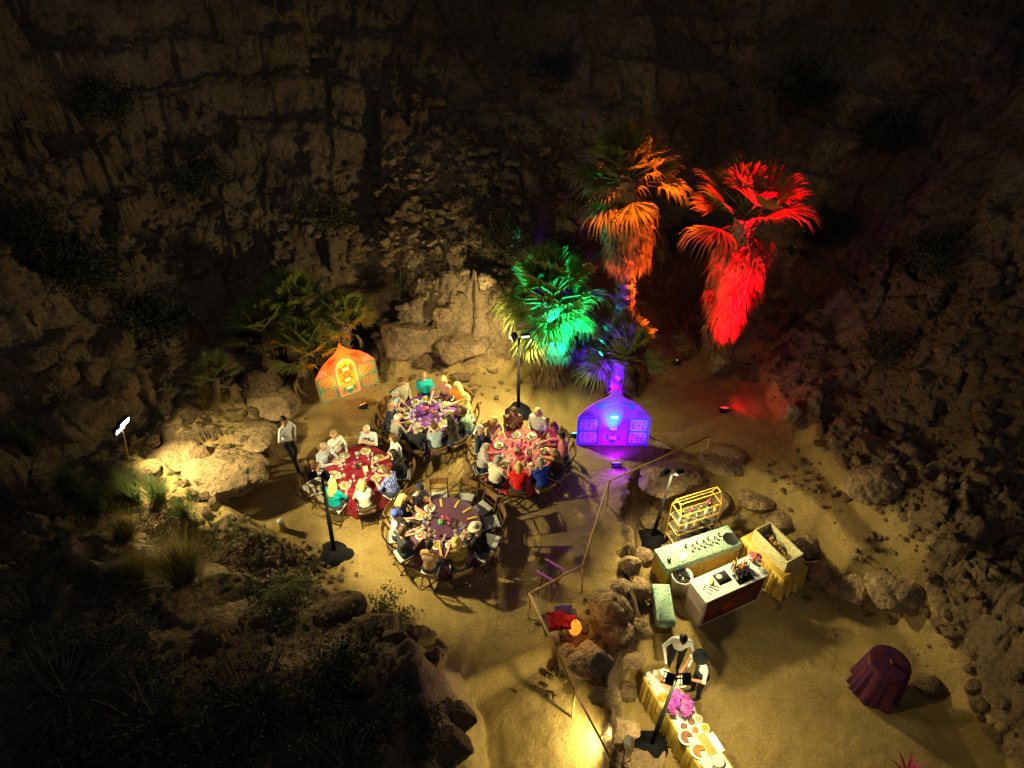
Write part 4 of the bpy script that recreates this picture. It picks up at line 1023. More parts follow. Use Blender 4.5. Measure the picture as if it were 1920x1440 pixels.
def mk_plate(food):
    o = thing('plate', 'x', 'plate'); mb = MB(); mb.lathe([(.05, 0), (.09, .004), (.135, .018), (.137, .022), (.09, .012), (.02, .009)], 20); part('dish', mb, M['white'], o, True)
    r = np.random.default_rng(len(food)); mb = MB()
    for k in range(13):
        a = r.uniform(0, 6.28); q = .075 * r.random() ** .5; p, f = rock_shape(700 + k, 1); mb.add(p * np.array([.038, .03, .018]) + np.array([q * math.cos(a) * 1.1, q * math.sin(a), .024]), f)
    part('food', mb, M[food], o); return o
def mk_glass(kind):
    o = thing('glass', 'x', 'glass'); mb = MB()
    if kind == 'tumbler':
        mb.lathe([(.028, 0), (.034, .1), (.032, .1), (.027, .008)], 12); part('cup', mb, M['glass'], o, True)
        mb = MB(); mb.lathe([(.025, .009), (.029, .06)], 12); part('drink', mb, M['beer'], o, True)
    else:
        mb.lathe([(.034, 0), (.034, .003), (.006, .008), (.005, .09), (.02, .1), (.038, .13), (.036, .18), (.034, .18), (.035, .13), (.012, .104)], 12); part('cup', mb, M['glass'], o, True)
        mb = MB(); mb.lathe([(.008, .106), (.033, .13), (.034, .142)], 12); part('drink', mb, M['wine'] if kind == 'wine' else M['glass'], o, True)
    return o
PROTO = {'salad': mk_plate('salad'), 'stew': mk_plate('stew'), 'tumbler': mk_glass('tumbler'), 'wine': mk_glass('wine'), 'water': mk_glass('water')}
PUSED = {}
def put(kind, loc, rz, lab, grp):
    p = PROTO[kind]
    if kind not in PUSED: PUSED[kind] = 1; p.location = loc; p.rotation_euler = (0, 0, rz); p['label'] = lab; p['group'] = grp; return p
    return dup(p, loc, rz, lab, grp)
def flowers(lab, loc, cols, r=.11, n=26, seed=0, vase=True, h=.16):
    rr = np.random.default_rng(seed); o = thing('flower_arrangement', lab, 'flowers', loc)
    if vase: mb = MB(); mb.lathe([(.03, 0), (.05, .03), (.042, .08), (.05, .1), (.04, .1)], 10); part('vase', mb, M['black'], o, True)
    lf = MB()
    for k in range(16):
        a = rr.uniform(0, 6.28); q = r * rr.uniform(.4, 1.15); p = np.array([math.cos(a) * q, math.sin(a) * q, h * rr.uniform(.5, 1.0)]); s = np.array([-math.sin(a), math.cos(a), 0]) * .02
        lf.add([p * .4 + [0, 0, h * .3], p * .8 - s, p * 1.1, p * .8 + s], [(0, 1, 2, 3)])
    part('leaves', lf, M['leafg'], o)
    for ci, c in enumerate(cols):
        for k in range(n // len(cols)):
            a = rr.uniform(0, 6.28); e = rr.uniform(0, 1.3); p = np.array([math.cos(a) * math.cos(e) * r, math.sin(a) * math.cos(e) * r, h * .75 + math.sin(e) * r * .6]); b_ = rr.uniform(.7, 1.2) * r * .24
            mb = MB()
            for j in range(5):
                t = 2 * math.pi * j / 5; mb.add([(0, 0, 0), (math.cos(t - .5) * b_, math.sin(t - .5) * b_, b_ * .25), (math.cos(t) * b_ * 1.4, math.sin(t) * b_ * 1.4, b_ * .5), (math.cos(t + .5) * b_, math.sin(t + .5) * b_, b_ * .25)], [(0, 1, 2, 3)])
            part('blossom', mb, M[c], o, loc=p, rot=(rr.normal() * .6, rr.normal() * .6, a))
    return o
def menu_frame(lab, loc, rz, c='gold'):
    o = thing('menu_frame', lab, 'frame', loc, rz); mb = MB()
    for x in (-.06, .06): mb.box((x, 0, .1), (.014, .014, .2))
    for z in (.007, .193): mb.box((0, 0, z), (.106, .014, .014))
    part('frame', mb, M[c], o); mb = MB(); mb.box((0, 0, .1), (.105, .004, .171)); part('card', mb, M['paper'], o); return o
FAIRLONG = dict()
W_ = (.72, .70, .64)
TABLES = {
 'crimson': dict(c=(671, 879), mat='c_crimson', look='crimson brocade', people=[
  (601, 834, dict(shirt=(.42, .48, .58), pat=(.6, .62, .66), hair='thin', hcol='grey', pose=0, sleeve=2), 'balding man in a pale blue checked shirt at the crimson table'),
  (630, 819, dict(shirt=W_, hair='bob', hcol='sandy', pose=1, sleeve=2), 'woman in white with light brown bob at the far side of the crimson table'),
  (684, 814, dict(shirt=(.55, .6, .66), hair='thin', hcol='white', pose=2, sleeve=1), 'white-haired man resting on his elbows at the crimson table'),
  (737, 822, dict(shirt=W_, hair='bob', hcol='brown', pose=4, sleeve=2), 'woman in an open white shirt turned from the crimson table'),
  (747, 850, dict(shirt=(.02, .02, .025), hair='long', hcol='black', pose=3, sleeve=0), 'woman with long dark hair in black at the crimson table'),
  (718, 880, dict(shirt=(.03, .05, .42), pat=(.35, .42, .7), hair='short', hcol='brown', pose=0, sleeve=1), 'person in a bright blue patterned shirt at the crimson table'),
  (676, 901, dict(shirt=(.68, .64, .5), hair='bob', hcol='blond', pose=0, sleeve=1), 'blonde in a cream lace top, back to us at the crimson table'),
  (626, 905, dict(shirt=(.0, .36, .36), hair='long', hcol='blond', pose=0, sleeve=0), 'blonde in a turquoise top, back to us at the crimson table'),
  (605, 872, dict(shirt=(.6, .55, .45), hair='short', hcol='auburn', vest=(.02, .02, .02), pose=3, sleeve=2), 'person in a black waistcoat at the left end of the crimson table')], empty=[]),
 'far purple': dict(c=(802, 777), mat='c_purple', look='purple', people=[
  (753, 718, dict(shirt=(.42, .37, .26), hair='short', hcol='auburn', pose=4, sleeve=2), 'man in a tan blazer sitting back at the far purple table'),
  (795, 711, dict(shirt=(.02, .42, .42), hair='bob', hcol='sandy', pose=4, sleeve=0), 'woman in a turquoise top at the far side of the far purple table'),
  (832, 713, dict(shirt=(.62, .3, .25), hair='bob', hcol='blond', pose=3, sleeve=2), 'blonde in a pink shirt at the far purple table'),
  (858, 723, dict(shirt=(.75, .26, .02), hair='long', hcol='blond', pose=0, sleeve=0), 'blonde in an orange top at the far purple table'),
  (872, 748, dict(shirt=(.55, .45, .14), pat=(.3, .26, .06), hair='curly', hcol='blond', pose=3, sleeve=1), 'person in a yellow print reaching over the far purple table'),
  (874, 775, dict(shirt=(.1, .2, .13), pat=(.3, .33, .24), hair='bob', hcol='brown', pose=3, sleeve=0), 'person in a green print at the right of the far purple table'),
  (850, 787, dict(shirt=(.05, .035, .03), hair='long', hcol='black', pose=0, sleeve=1), 'woman with long black hair, back to us at the far purple table'),
  (816, 793, dict(shirt=(.38, .48, .52), hair='short', hcol='brown', pose=0, sleeve=1), 'man in a light blue shirt, back to us at the far purple table'),
  (784, 790, dict(shirt=(.02, .021, .026), hair='thin', hcol='grey', pose=0, sleeve=2), 'balding man in black, back to us at the far purple table'),
  (755, 778, dict(shirt=(.33, .31, .27), hair='thin', hcol='white', pose=0, sleeve=1), 'white-haired man in a grey shirt at the far purple table'),
  (743, 758, dict(shirt=(.04, .045, .06), hair='thin', hcol='sandy', pose=2, sleeve=2), 'man in a dark jacket at the left of the far purple table'),
  (736, 740, dict(shirt=(.34, .5, .56), hair='short', hcol='grey', pose=1, sleeve=1), 'grey-haired man in sky blue at the left of the far purple table')], empty=[]),
 'coral': dict(c=(977, 847), mat='c_coral', look='coral pink', people=[
  (925, 790, dict(shirt=(.55, .36, .32), hair='bob', hcol='blond', pose=1, sleeve=1), 'blonde in pale pink with a raised hand at the coral table'),
  (965, 778, dict(shirt=(.16, .08, .05), pat=(.3, .2, .13), hair='long', hcol='brown', pose=4, sleeve=2), 'woman in a brown plaid shirt at the far side of the coral table'),
  (1002, 783, dict(shirt=W_, hair='long', hcol='blond', pose=4, sleeve=2), 'blonde in a loose white shirt at the far side of the coral table'),
  (1035, 800, dict(shirt=(.3, .02, .16), hair='long', hcol='auburn', pose=0, sleeve=0), 'woman in a magenta dress with dark red hair at the coral table'),
  (1048, 818, dict(shirt=(.62, .18, .26), hair='short', hcol='black', pose=3, sleeve=2), 'dark-haired person in a pink shirt reaching over the coral table'),
  (1041, 851, dict(shirt=(.04, .03, .02), hair='long', hcol='sandy', pose=0, sleeve=0), 'woman with long light brown hair in black at the coral table'),
  (1012, 867, dict(shirt=(.03, .07, .5), hair='short', hcol='grey', pose=0, sleeve=1), 'man in a royal blue shirt, back to us at the coral table'),
  (973, 871, dict(shirt=(.72, .02, .015), hair='bob', hcol='blond', pose=0, sleeve=2), 'blonde in a bright red top, back to us at the coral table'),
  (934, 862, dict(shirt=(.66, .6, .46), hair='short', hcol='grey', pose=0, sleeve=1), 'man in a cream shirt, back to us at the coral table'),
  (915, 838, dict(shirt=(.55, .53, .5), pat=(.3, .28, .33), hair='thin', hcol='grey', pose=0, sleeve=1), 'man in a white printed shirt at the left of the coral table'),
  (909, 807, dict(shirt=(.03, .045, .1), hair='short', hcol='grey', pose=4, sleeve=2), 'man in a navy jacket at the left of the coral table')], empty=[]),
 'near purple': dict(c=(834, 984), mat='c_dark', look='dark purple', people=[
  (780, 913, dict(shirt=(.55, .53, .5), pat=(.05, .05, .08), hair='short', hcol='black', pose=3, sleeve=1, pants=(.35, .02, .02), skin='tan', hat=('cap', (.03, .03, .05))), 'person in a dark cap and red sash reaching over the near purple table'),
  (744, 938, dict(shirt=(.05, .05, .09), hair='long', hcol='blond', pose=0, sleeve=0), 'woman with long blonde hair in dark clothes at the near purple table'),
  (741, 957, dict(shirt=(.66, .64, .6), hair='thin', hcol='white', pose=0, sleeve=1, hat=('cap', (.05, .1, .5))), 'man in a white shirt and blue cap at the near purple table'),
  (770, 990, dict(shirt=(.045, .05, .055), hair='short', hcol='brown', pose=0, sleeve=1), 'man in a dark grey shirt at the near purple table'),
  (806, 1022, dict(shirt=(.3, .26, .16), pat=(.5, .2, .08), hair='short', hcol='black', pose=0, sleeve=0), 'dark-haired person in a floral shirt, nearest us at the near purple table'),
  (853, 1013, dict(shirt=(.22, .17, .03), hair='curly', hcol='blond', pose=1, sleeve=0), 'person with pale curly hair in olive, nearest us at the near purple table'),
  (887, 990, dict(shirt=(.016, .016, .018), hair='short', hcol='grey', pose=0, sleeve=2, hat=('brim', (.6, .52, .38))), 'person in black with a wide cream hat at the near purple table')],
  empty=[(822, 916, 'empty folding chair with plain brown back at the far side of the near purple table'), (871, 923, 'first amber-backed empty chair right of the plain one at the near purple table'), (903, 940, 'second amber-backed empty chair at the near purple table, pale pad showing'),
         (922, 964, 'third amber-backed empty chair at the right of the near purple table'), (932, 1003, 'lowest empty chair at the right of the near purple table')])}
k_ = 0
for tn, td in TABLES.items():
    C3 = G(*td['c'], .75); cx, cy = C3[0], C3[1]; zg = float(hz(cx, cy))
    o = thing('round_table', f"round dining table under a {td['look']} cloth, {tn} one of the four" if tn in ('far purple', 'near purple') else f"round dining table under a {td['look']} cloth", 'table', (cx, cy, zg))
    part('tablecloth', cloth_mesh(len(tn) + 3), M[td['mat']], o, True)
    mb = MB(); mb.lathe([(.8, .715), (.8, .74)], 32); part('tabletop', mb, M['wood'], o)
    for sx in (-.45, .45): mb = MB(); mb.path([(sx, -.3, 0), (sx, -.3, .71)], .02, 6); mb.path([(sx, .3, 0), (sx, .3, .71)], .02, 6); mb.path([(sx, -.3, .3), (sx, .3, .3)], .015, 6); part('leg', mb, M['black'], o)
    zt = zg + .755; rr = np.random.default_rng(len(tn)); seats = []
    for (u, v, kw, lab) in td['people']:
        p = G(u, v, 1.22); a = math.atan2(p[1] - cy, p[0] - cx); rad = float(np.clip(np.hypot(p[0] - cx, p[1] - cy), 1.08, 1.27)); seats.append([a, lab, kw, rad])
    # keep neighbours apart
    seats.sort(key=lambda s: s[0])
    for _ in range(30):
        for i in range(len(seats)):
            j = (i + 1) % len(seats); gap = (seats[j][0] - seats[i][0]) % (2 * math.pi)
            if gap < .47: seats[i][0] -= (.47 - gap) / 2; seats[j][0] += (.47 - gap) / 2
    for a, lab, kw, rad in seats:
        x, y = cx + math.cos(a) * rad, cy + math.sin(a) * rad; rz = a + math.pi / 2
        seated(lab, x, y, rz, seed=k_, lean=rr.uniform(.05, .28) if kw.get('pose') != 4 else rr.uniform(-.08, .05), yaw=rr.normal() * .35, pitch=rr.uniform(-.4, .0), w=rr.uniform(.92, 1.12), **kw); k_ += 1
        chair(x - math.cos(a) * -.02, y - math.sin(a) * -.02, rz, 'folding chair of the ' + lab.split(' at the ')[0].split(', back')[0].split(' reaching')[0].split(' sitting')[0].split(' turned')[0].split(' resting')[0].split(', nearest')[0] + ', ' + tn + ' table')
        if rr.random() < .92:
            q = .62; a2 = a + rr.normal() * .05
            put('stew' if tn == 'near purple' and rr.random() < .5 else 'salad', (cx + math.cos(a2) * q, cy + math.sin(a2) * q, zt), rr.uniform(0, 6), f'white plate of food on the {tn} dining table', f'plates on the {tn} table')
        for g in range(2):
            q = .5 - .1 * g; a2 = a + .22 + .16 * g + rr.normal() * .04; kd = ('water', 'wine', 'tumbler')[int(rr.integers(3))]
            put(kd, (cx + math.cos(a2) * q, cy + math.sin(a2) * q, zt), 0, {'water': f'clear stemmed glass on the {tn} dining table', 'wine': f'glass of red wine on the {tn} dining table', 'tumbler': f'amber tumbler on the {tn} dining table'}[kd], f'{kd} glasses on the {tn} table')
    for (u, v, lab) in td['empty']:
        p = G(u, v, .75); a = math.atan2(p[1] - cy, p[0] - cx); chair(cx + math.cos(a) * 1.12, cy + math.sin(a) * 1.12, a + math.pi / 2 + rr.normal() * .08, lab)
        if tn == 'near purple':
            nb = thing('napkin', 'folded mustard napkin lying before an empty chair on the near purple table', 'napkin', (cx + math.cos(a) * .66, cy + math.sin(a) * .66, zt), a, 'napkins at the empty seats'); mb = MB(); mb.box((0, 0, .008), (.24, .06, .012)); mb.box((.004, .002, .017), (.2, .045, .008)); part('fold', mb, M['napkin'], nb)
    # centrepiece
    flowers(f'flower centrepiece of the {tn} dining table', (cx, cy + .02, zt), {'crimson': ['f_orange', 'f_pink', 'f_purple'], 'far purple': ['f_red', 'f_pink', 'f_orange'], 'coral': ['f_red', 'f_purple'], 'near purple': ['f_pink', 'f_red']}[tn], .12, 18, len(tn))
    menu_frame(f'small framed card standing on the {tn} dining table', (cx + .22, cy - .1, zt), .3, 'gold' if tn in ('crimson', 'far purple') else 'wood')
    if tn in ('coral', 'near purple'):
        vt = thing('votive_lamp', f'green glass votive in the middle of the {tn} dining table', 'votive', (cx - .1, cy + .03, zt)); mb = MB(); mb.lathe([(.03, 0), (.06, .03), (.055, .09), (.025, .14), (.01, .16)], 12); part('glass', mb, M['g_green'], vt, True)
        mb = MB(); mb.lathe([(.035, .0), (.04, .012)], 12); part('foot', mb, M['gold'], vt)
# cream coat and black bag hung on a chair at the left of the crimson table
p = G(583, 905, .6); co = thing('draped_coat', 'cream coat with a black bag hung over a chair left of the crimson table', 'coat', (p[0], p[1], float(hz(p[0], p[1]))), .9)
mb = MB(); V_ = []
for i in range(7):
    z = .84 - i * .11
    for j in range(9): x = -.2 + .4 * j / 8; V_.append((x * (1 - .05 * i), -.29 - .05 * math.sin(j * 1.9 + i * .4) - .015 * i, z))
for i in range(7):
    z = .84 - i * .08
    for j in range(9): x = -.2 + .4 * j / 8; V_.append((x, -.24 + .02 * math.sin(j * 1.3), z))
F_ = [(i * 9 + j, i * 9 + j + 1, (i + 1) * 9 + j + 1, (i + 1) * 9 + j) for i in range(6) for j in range(8)] + [(63 + i * 9 + j, 63 + (i + 1) * 9 + j, 63 + (i + 1) * 9 + j + 1, 63 + i * 9 + j + 1) for i in range(6) for j in range(8)] + [(j, 63 + j, 64 + j, j + 1) for j in range(8)]
mb.add(V_, F_); part('coat', mb, cloth((.66, .56, .4)), co, True)
mb = MB(); q, f = rock_shape(77, 2, .2); mb.add(q * np.array([.17, .12, .15]) + np.array([0, -.26, .86]), f); part('bag', mb, M['vest'], co, True)
chair(p[0], p[1], .9, 'folding chair with coat and bag hung on it, left of the crimson table')

# ------------------------------------------------------------------ standing people
def standing(lab, base, rz, prims_fn, shirt, hair, hcol, skin='fair', pants=(.015, .015, .02), vest=None, hat=None):
    pr, hd, yaw, pitch, hands = prims_fn()
    me_, _ = body(pr, hd, yaw, pitch, hands, [_sk[skin], cloth(shirt), cloth(pants), M['shoe'], M['eye'], M['lip'], cloth(vest) if vest else M['vest']], .022)
    o = thing('person', lab, 'person', base, rz); link('body', me_, o)
    if hair: link('hair', hair_of(hair, hcol), o, hd, Euler((pitch, 0, yaw), 'XYZ'))
    if hat: hat_on(o, hd, pitch, yaw, hat)
    return o
def stand_prims(legs, lean, arms, vest=False, yaw=0, pitch=-.1):
    ls = math.sin(lean); sp = lambda q: np.array([0, ls * q, .95 + q * math.cos(lean)]); pr = []
    pr += [((-.08, 0, .94), (.08, 0, .94), .115, .115, PANTS), (sp(.1), sp(.28), .12, .13, SHIRT, (.88, 1.1, 1)), (sp(.36) + [-.08, 0, 0], sp(.36) + [.08, 0, 0], .118, .118, SHIRT, (1, 1.12, 1)), (sp(.5) + [-.14, 0, 0], sp(.5) + [.14, 0, 0], .062, .062, SHIRT), (sp(.5), sp(.63), .052, .05, SKIN)]
    if vest: pr += [(sp(.06), sp(.32), .13, .137, VEST, (.88, 1.08, 1)), (sp(.34) + [-.07, 0, 0], sp(.42) + [.07, 0, 0], .122, .12, VEST, (1, 1.1, 1))]
    for s, (kn, ft) in zip((-1, 1), legs):
        pr += [((s * .09, 0, .92), kn, .09, .062, PANTS), (kn, ft, .06, .042, PANTS), (np.array(ft) + [0, -.03, -.04], np.array(ft) + [s * .02, .15, -.05], .044, .037, SHOE)]
    hands = []
    for s, (el, ha, sl) in zip((-1, 1), arms):
        sh = sp(.49) + np.array([s * .185, 0, -.01]); pr += arm(sh, el, ha, sl); hands.append((np.array(ha), np.array(ha) - np.array(el), (0, 0, -1), -s, .6))
    return pr, sp(.64) + np.array([0, .012, 0]), yaw, pitch, hands
p = G(552, 872)
standing('man standing alone in a white shirt and black trousers left of the crimson table', (p[0], p[1], float(hz(p[0], p[1]))), R(-115),
    lambda: stand_prims([((-.12, .06, .5), (-.13, -.06, .09)), ((.13, .16, .5), (.17, .30, .09))], .08, [((-.3, .06, 1.2), (-.08, .22, 1.12), 2), ((.3, .06, 1.2), (.08, .24, 1.14), 2)]), W_, 'short', 'black', 'tan')
p = G(1262, 1262, ZL)
standing('server in white with a black apron behind the serving table', (p[0], p[1] + .1, ZL + .03), R(168),
    lambda: stand_prims([((-.1, .04, .5), (-.1, 0, .09)), ((.1, .04, .5), (.1, 0, .09))], .3, [((-.32, .2, 1.17), (-.22, .44, .98), 2), ((.34, .2, 1.17), (.26, .46, .98), 2)], False, 0, -.5), W_, 'short', 'black', 'brown')
p = G(1302, 1300, ZL)
standing('server in a dark waistcoat and black hat holding a white bowl', (p[0], p[1] - .05, ZL + .03), R(105),
    lambda: stand_prims([((-.1, .04, .5), (-.1, 0, .09)), ((.1, .05, .5), (.1, .02, .09))], .2, [((-.3, .16, 1.2), (-.1, .42, 1.12), 1), ((.3, .16, 1.2), (.12, .42, 1.12), 1)], True, .2, -.4), W_, 'short', 'black', 'tan', vest=(.05, .045, .05), hat=('brim', (.012, .012, .014)))

# ------------------------------------------------------------------ the bar on the lower terrace
ZF = ZL + .03
def frame_of(a, b):
    a = np.array(a); b = np.array(b); d = b - a; return math.atan2(d[1], d[0]), float(np.hypot(d[0], d[1]))
M['pane'] = mat('thin_clear_shelf', (.5, .5, .45), .1, .5, alpha=.1)
M['bar_pink'] = mat('pale_pink_laminate', (.6, .47, .42), .5, .3, var=.06, vscale=3); M['bar_top'] = mat('white_counter', (.72, .70, .62), .4, .4); M['maroon'] = mat('maroon_panel', (.07, .02, .02), .6, color2=(.11, .035, .02), vscale=9)
M['art_red'] = mat('red_painted_leaf', (.5, .02, .03), .6); M['goldcloth'] = mat('gold_satin', (.5, .34, .055), .5, .4, var=.2, vscale=5, bump=.6, bscale=7); M['slate'] = mat('black_rubber_mat', (.02, .02, .022), .8)
M['bucket'] = mat('white_enamel', (.62, .56, .5), .5, var=.05, vscale=4); M['ice'] = mat('dark_bottles_in_ice', (.02, .02, .022), .3, .6)
def floral():
    m = mat('aqua_floral_cloth', (.45, .55, .42), .8); n = m.node_tree.nodes; l = m.node_tree.links; b = n['Principled BSDF']
    tc = n.new('ShaderNodeTexCoord'); v = n.new('ShaderNodeTexVoronoi'); v.inputs['Scale'].default_value = 16; l.new(tc.outputs['Object'], v.inputs['Vector'])
    r = n.new('ShaderNodeValToRGB'); e = r.color_ramp.elements; e[0].position = .22; e[0].color = (.0, .22, .24, 1); e[1].position = .36; e[1].color = (.36, .48, .32, 1); x = e.new(.3); x.color = (.1, .42, .38, 1)
    l.new(v.outputs['Distance'], r.inputs[0]); l.new(r.outputs[0], b.inputs['Base Color']); return m
M['floral'] = floral()
def stone_cloth():
    return mat('cream_damask', (.62, .55, .3), .85, color2=(.4, .36, .17), vscale=18, c2t=(.42, .58), bump=.5, bscale=25)
M['damask'] = stone_cloth()
def draped_box(mb, L, W, z0, z1, folds=26, amp=.025, flare=.04, top=True):
    """a cloth over a table: flat top, pleated sides; long axis x from 0..L, depth y 0..W"""
    per = []; n1 = int(folds * L / (L + W)) * 2; n2 = max(6, int(folds * W / (L + W)) * 2)
    for i in range(n1): per.append((L * i / n1, 0, 0, -1))
    for i in range(n2): per.append((L, W * i / n2, 1, 0))
    for i in range(n1): per.append((L - L * i / n1, W, 0, 1))
    for i in range(n2): per.append((0, W - W * i / n2, -1, 0))
    n = len(per); V_ = []
    for k, (z, am) in enumerate(((z1, 0), (z1 - .02, .15), ((z0 + z1) / 2, .7), (z0, 1.0))):
        for i, (x, y, nx_, ny_) in enumerate(per):
            o_ = .004 * (k > 0) + am * (flare * .6 + amp * math.sin(i * 2.1) + amp * .6 * math.sin(i * .93)); V_.append((x + nx_ * o_, y + ny_ * o_, z))
    F_ = [(k * n + i, (k + 1) * n + i, (k + 1) * n + (i + 1) % n, k * n + (i + 1) % n) for k in range(3) for i in range(n)]
    if top: F_.append(tuple(range(n)))
    mb.add(V_, F_); return mb
# counter
zt = ZF + 1.08
a, b_ = G(1324, 1129, zt), G(1441, 1077, zt); rz, L = frame_of(a, b_); Wb = .62
bar = thing('bar_counter', 'pale pink bar counter with a maroon front panel painted with red leaves', 'bar', (a[0], a[1], ZF), rz)
mb = MB(); mb.box((L / 2, Wb / 2, .52), (L, Wb - .02, 1.04)); part('cabinet', mb, M['bar_pink'], bar)
mb = MB(); mb.box((L / 2, Wb / 2, 1.062), (L + .03, Wb + .03, .04)); part('top', mb, M['bar_top'], bar)
fp = MB(); fp.box((L / 2, -.0, .55), (L - .16, .012, .86)); fpo = part('front_panel', fp, M['maroon'], bar)
rr = np.random.default_rng(4)
for k in range(26):
    t = rr.random(); x = .2 + (L - .4) * t; z = .3 + .5 * t + rr.normal() * .09; an = rr.uniform(0, 6.28); s = rr.uniform(.05, .11)
    pts = [(x + s * math.cos(an + q) * f, z + s * .45 * math.sin(an + q) * f) for q, f in ((0, 1.2), (.9, .5), (2.2, .5), (3.14, 1.2), (4.1, .5), (5.4, .5))]
    pts = [(min(max(px, .1), L - .1), min(max(pz, .14), .95)) for px, pz in pts]
    mb = MB(); mb.prism(pts, -.010, -.007 + .0002 * k * 0); part('painted_leaf', mb, M['art_red'], fpo)
def onbar(x, y): return Vector((a[0], a[1], ZF + 1.084)) + Matrix.Rotation(rz, 3, 'Z') @ Vector((x, y, 0))
def item(name, lab, cat, loc, rz_, parts_, grp=None):
    o = thing(name, lab, cat, loc, rz_, grp)
    for nm, mb, m in parts_: part(nm, mb, m, o, True)
    return o
def P(fn): mb = MB(); fn(mb); return mb
def bottle(loc, lab, m, h=.3, r=.04, grp=None):
    return item('bottle', lab, 'bottle', loc, 0, [('glass', P(lambda q: q.lathe([(r * .9, 0), (r, .01), (r, h * .58), (r * .4, h * .72), (r * .36, h * .96), (r * .3, h * .96)], 10)), m), ('cap', P(lambda q: q.lathe([(r * .42, h * .96), (r * .42, h * 1.04)], 8)), M['gold']), ('paper_label', P(lambda q: q.lathe([(r + .001, h * .2), (r + .001, h * .48)], 10, close=False)), M['paper'])], grp)
M['bt'] = [mat('bottle_' + n, c, .15, .6) for n, c in (('green', (.03, .1, .03)), ('amber', (.3, .1, .01)), ('clear', (.55, .58, .55)), ('black', (.01, .01, .012)), ('orange', (.75, .25, .02)), ('ruby', (.4, .01, .06)))]
for k, (x, y, w_, d_, lab) in enumerate(((.74, .38, .36, .3, 'black square mat on the white bar top'), (1.2, .2, .44, .3, 'black rubber mat at the right of the bar top'))):
    item('bar_mat', lab, 'mat', onbar(x, y), rz, [('mat', P(lambda q: q.box((0, 0, .005), (w_, d_, .01))), M['slate'])])
item('saucer', 'white saucer on the square mat of the bar', 'saucer', onbar(.68, .42) + Vector((0, 0, .011)), 0, [('dish', P(lambda q: q.lathe([(.03, 0), (.07, .012), (.068, .016), (.02, .006)], 14)), M['white'])])
for k in range(5):
    x, y = .18 + .06 * k, .14 + .05 * (k % 3)
    item('bar_tool', 'thin metal bar tool laid at the left of the bar top', 'bar tool', onbar(x, y + .1), rz + 1.9 + .1 * k, [('handle', P(lambda q: q.path([(-.14, 0, .01), (.06, 0, .01)], .007, 6)), M['chrome']), ('bowl', P(lambda q: q.lathe([(.012, .004), (.022, .012), (.018, .016)], 8, (.08, 0, 0))), M['chrome'])], 'bar tools on the counter')
item('cutting_board', 'small orange wooden board on the bar top', 'board', onbar(.45, .38), rz + .9, [('board', P(lambda q: q.box((0, 0, .009), (.2, .07, .018))), M['gold'])])
for k in range(12):
    x = 1.06 + .09 * (k % 5) + .02 * (k // 5); y = .32 + .09 * (k // 5)
    if x < L - .05: bottle(onbar(x, y), 'upright bottle in the cluster at the right end of the bar', M['bt'][(k * 5) % 6], .24 + .05 * (k % 3), .034, 'bottles on the bar top')
for k in range(6):
    item('cocktail_glass', 'small white cup beside the bottles on the bar', 'cup', onbar(1.0 + .07 * k, .2 + .05 * (k % 2)), 0, [('cup', P(lambda q: q.lathe([(.02, 0), (.032, .07), (.03, .07), (.018, .006)], 10)), M['white'])], 'cups on the bar')
flowers('magenta bouquet at the right end of the bar', onbar(L - .12, .42), ['f_pink', 'f_red', 'f_pink'], .15, 30, 11, True, .24)
# back table with the aqua cloth
zt = ZF + .78; a2, b2 = G(1252, 1067, zt), G(1391, 1019, zt); rz2, L2 = frame_of(a2, b2); W2 = .62
bt = thing('back_table', 'long table with aqua floral runner and gold skirt behind the bar', 'table', (a2[0], a2[1], ZF), rz2)
part('gold_skirt', draped_box(MB(), L2, W2, .03, .765, 40), M['goldcloth'], bt, True)
part('floral_runner', draped_box(MB(), L2 + .01, W2 + .01, .6, .78, 30, .012, .03), M['floral'], bt, True, loc=(-.005, -.005, 0))
def onback(x, y): return Vector((a2[0], a2[1], ZF + .785)) + Matrix.Rotation(rz2, 3, 'Z') @ Vector((x, y, 0))
item('round_tray', 'round black tray on the aqua floral table', 'tray', onback(L2 - .2, .22), 0, [('tray', P(lambda q: q.lathe([(.17, 0), (.19, .025), (.18, .025), (.16, .006)], 22)), M['black'])])
item('open_menu', 'pale open booklet on the aqua floral table', 'booklet', onback(.55, .16), rz2 + .3, [('page', P(lambda q: q.box((-.055, 0, .006), (.1, .16, .006))), M['paper']), ('page', P(lambda q: q.box((.055, 0, .006), (.1, .16, .006))), M['paper'])])
item('candle_holder', 'small dark jar at the left end of the aqua floral table', 'jar', onback(.15, .2), 0, [('jar', P(lambda q: q.lathe([(.04, 0), (.05, .05), (.042, .08), (.03, .08)], 12)), M['bt'][3]), ('rim', P(lambda q: q.lathe([(.044, .078), (.044, .088)], 12)), M['chrome'])])
for k in range(7): bottle(onback(.75 + .16 * k, .42 - .06 * (k % 2)), 'bottle lined up on the aqua floral table', M['bt'][k % 6], .16, .03, 'bottles on the back table')
for k in range(10): put('tumbler', onback(.85 + .085 * k, .26 + .07 * (k % 2)), 0, 'tumbler among those on the aqua floral table', 'tumblers on the back table')
